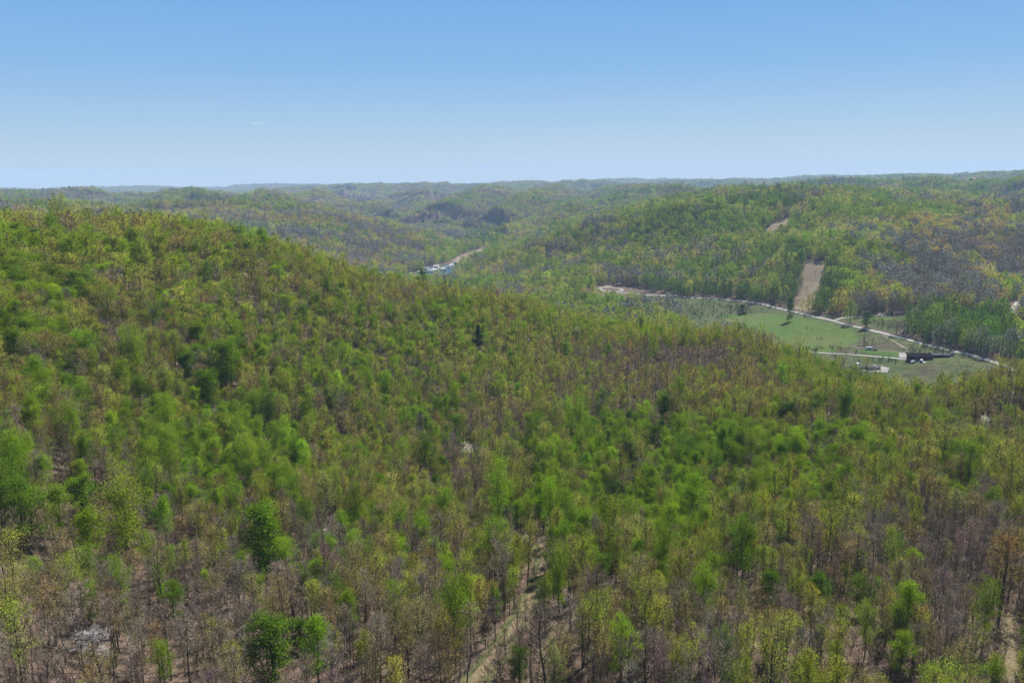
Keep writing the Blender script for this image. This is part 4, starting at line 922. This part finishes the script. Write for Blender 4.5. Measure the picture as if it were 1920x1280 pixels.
# marina: covered docks and houseboats on the lake
def dock(p, L, yaw, label):
    e = empty('covered_dock', (p.x, p.y, 0), yaw); tag(e, label, 'dock', 'covered docks of the marina')
    MB().box(-L/2, L/2, -4, 4, .1, .5).build('deck', MRDD, e)
    g = MB().prism([(-4.6, 3.6), (4.6, 3.6), (4.6, 3.75), (0, 4.6), (-4.6, 3.75)], -L/2-.5, L/2+.5); g.v = [(b_, a, c) for a, b_, c in g.v]; g.build('roof', MW, e)
    for k in range(5):
        for sy in (-3.7, 3.7): MB().box(-L/2+k*L/4-.12, -L/2+k*L/4+.12, sy-.12, sy+.12, .5, 3.6).build('post', MW, e)
def boat(p, yaw, L, label, trim):
    e = empty('houseboat', (p.x, p.y, 0), yaw); tag(e, label, 'boat', 'houseboats moored at the marina'); w_ = L*.3
    MB().prism([(-L/2, .9), (-L/2, -.2), (L/2-1.6, -.2), (L/2, .9)], -w_/2, w_/2).build('hull', trim, e)
    MB().box(-L/2+.8, L/2-2.6, -w_/2+.25, w_/2-.25, .9, 3.1).build('cabin', MW, e, .05)
    MB().box(-L/2+.2, L/2-1.4, -w_/2, w_/2, 3.12, 3.35).build('roof', MW, e)
    for sy in (-1, 1): MB().box(-L/2+1.6, L/2-3.6, sy*(w_/2-.25)-.03, sy*(w_/2-.25)+.03, 1.7, 2.5).build('window', MG, e)
    MB().box(-L*.2, L*.15, -w_*.3, w_*.3, 4.6, 4.75).build('canopy', MBLUE if trim is MBL else MW, e)
    for sy in (-1, 1): MB().box(-L*.05, -L*.05+.12, sy*w_*.28-.06, sy*w_*.28+.06, 3.35, 4.6).build('canopy_post', MW, e)
def LK(px, py):
    r = ray(px, py); k = -CZ/r[2]; return Vector((r[0]*k, r[1]*k, 0))
for px_, py_, L, yw, lb in ((790,511,18,.25,'white roofed dock nearest the crest trees, leftmost of the long docks'),(813,507,16,.5,'white roofed dock amid the thickest cluster of boats'),(827,505.5,15,.45,'white roofed dock right of the boat cluster'),
                            (818,500.5,14,.2,'white roofed dock close under the wooded far bank'),(845,499,14,.9,'white roofed dock at the upper right end of the marina')):
    dock(LK(px_, py_), L, yw, lb)
BO = [(784,506,'leftmost boat by the wooded bank'),(790,504.5,'boat at the bank behind the long left dock'),(797,505,'boat between the left dock and the wooded bank'),(804,507,'boat left of the thick boat cluster'),
      (808,503.5,'boat behind the thick cluster toward the bank'),(806,510,'boat at the near left side of the thick cluster'),(812,510,'boat at the near side of the middle dock'),(818,508.5,'boat at the near right side of the middle dock'),
      (818,504,'boat behind the middle dock'),(823,502.5,'boat between the bank dock and the cluster'),(830,503,'boat behind the dock right of the cluster'),(832,506.5,'boat off the near end of the right cluster dock'),
      (836,501.5,'boat halfway to the upper right dock'),(841,502,'bright boat left of the upper right dock'),(849,496.5,'boat beyond the upper right dock'),(851,501,'boat at the near side of the upper right dock'),
      (854,493,'boat farthest up by the gravel bank'),(762,515.5,'boat alone at the left end of the open water'),(770,514,'second boat at the left end of the open water')]
for k, (px_, py_, lb) in enumerate(BO):
    p = LK(px_, py_); boat(p, .3+.5*math.sin(k*2.3)+(1.2 if k % 3 == 0 else 0), 13+3*((k*7) % 3), 'white '+lb if k % 4 else 'blue-topped '+lb, MBL if k % 4 == 0 else MW)

# a wisp of cloud far off, above the air box
r = ray(484, 232); k = 11000/math.hypot(r[0], r[1]); cpos = Vector((r[0]*k, r[1]*k, CZ+r[2]*k))
mc = bpy.data.materials.new("cloud_vapour"); mc.use_nodes = True; t = mc.node_tree; t.nodes.clear()
out = t.nodes.new('ShaderNodeOutputMaterial'); pv = t.nodes.new('ShaderNodeVolumePrincipled'); pv.inputs['Density'].default_value = .0075; pv.inputs['Color'].default_value = (1, 1, 1, 1); t.links.new(pv.outputs[0], out.inputs['Volume'])
import bmesh
bm = bmesh.new()
for dx, dz, rx, rz in ((-62,3,42,9),(-20,-4,60,11),(30,4,48,13),(70,-2,36,8),(5,9,30,9)):
    m4 = Matrix.Translation((dx, 0, dz)) @ Matrix.Diagonal((rx, 30, rz, 1)); bmesh.ops.create_icosphere(bm, subdivisions=3, radius=1, matrix=m4)
for v in bm.verts: v.co += Vector((0, 0, 4*float(fbm(v.co.x/25, v.co.y/25+v.co.z/9, 5, 2))))
me = bpy.data.meshes.new("cloud"); bm.to_mesh(me); bm.free(); me.materials.append(mc); o = link_mesh("cloud", me); o.location = cpos; tag(o, kind='structure')
#@@MORE
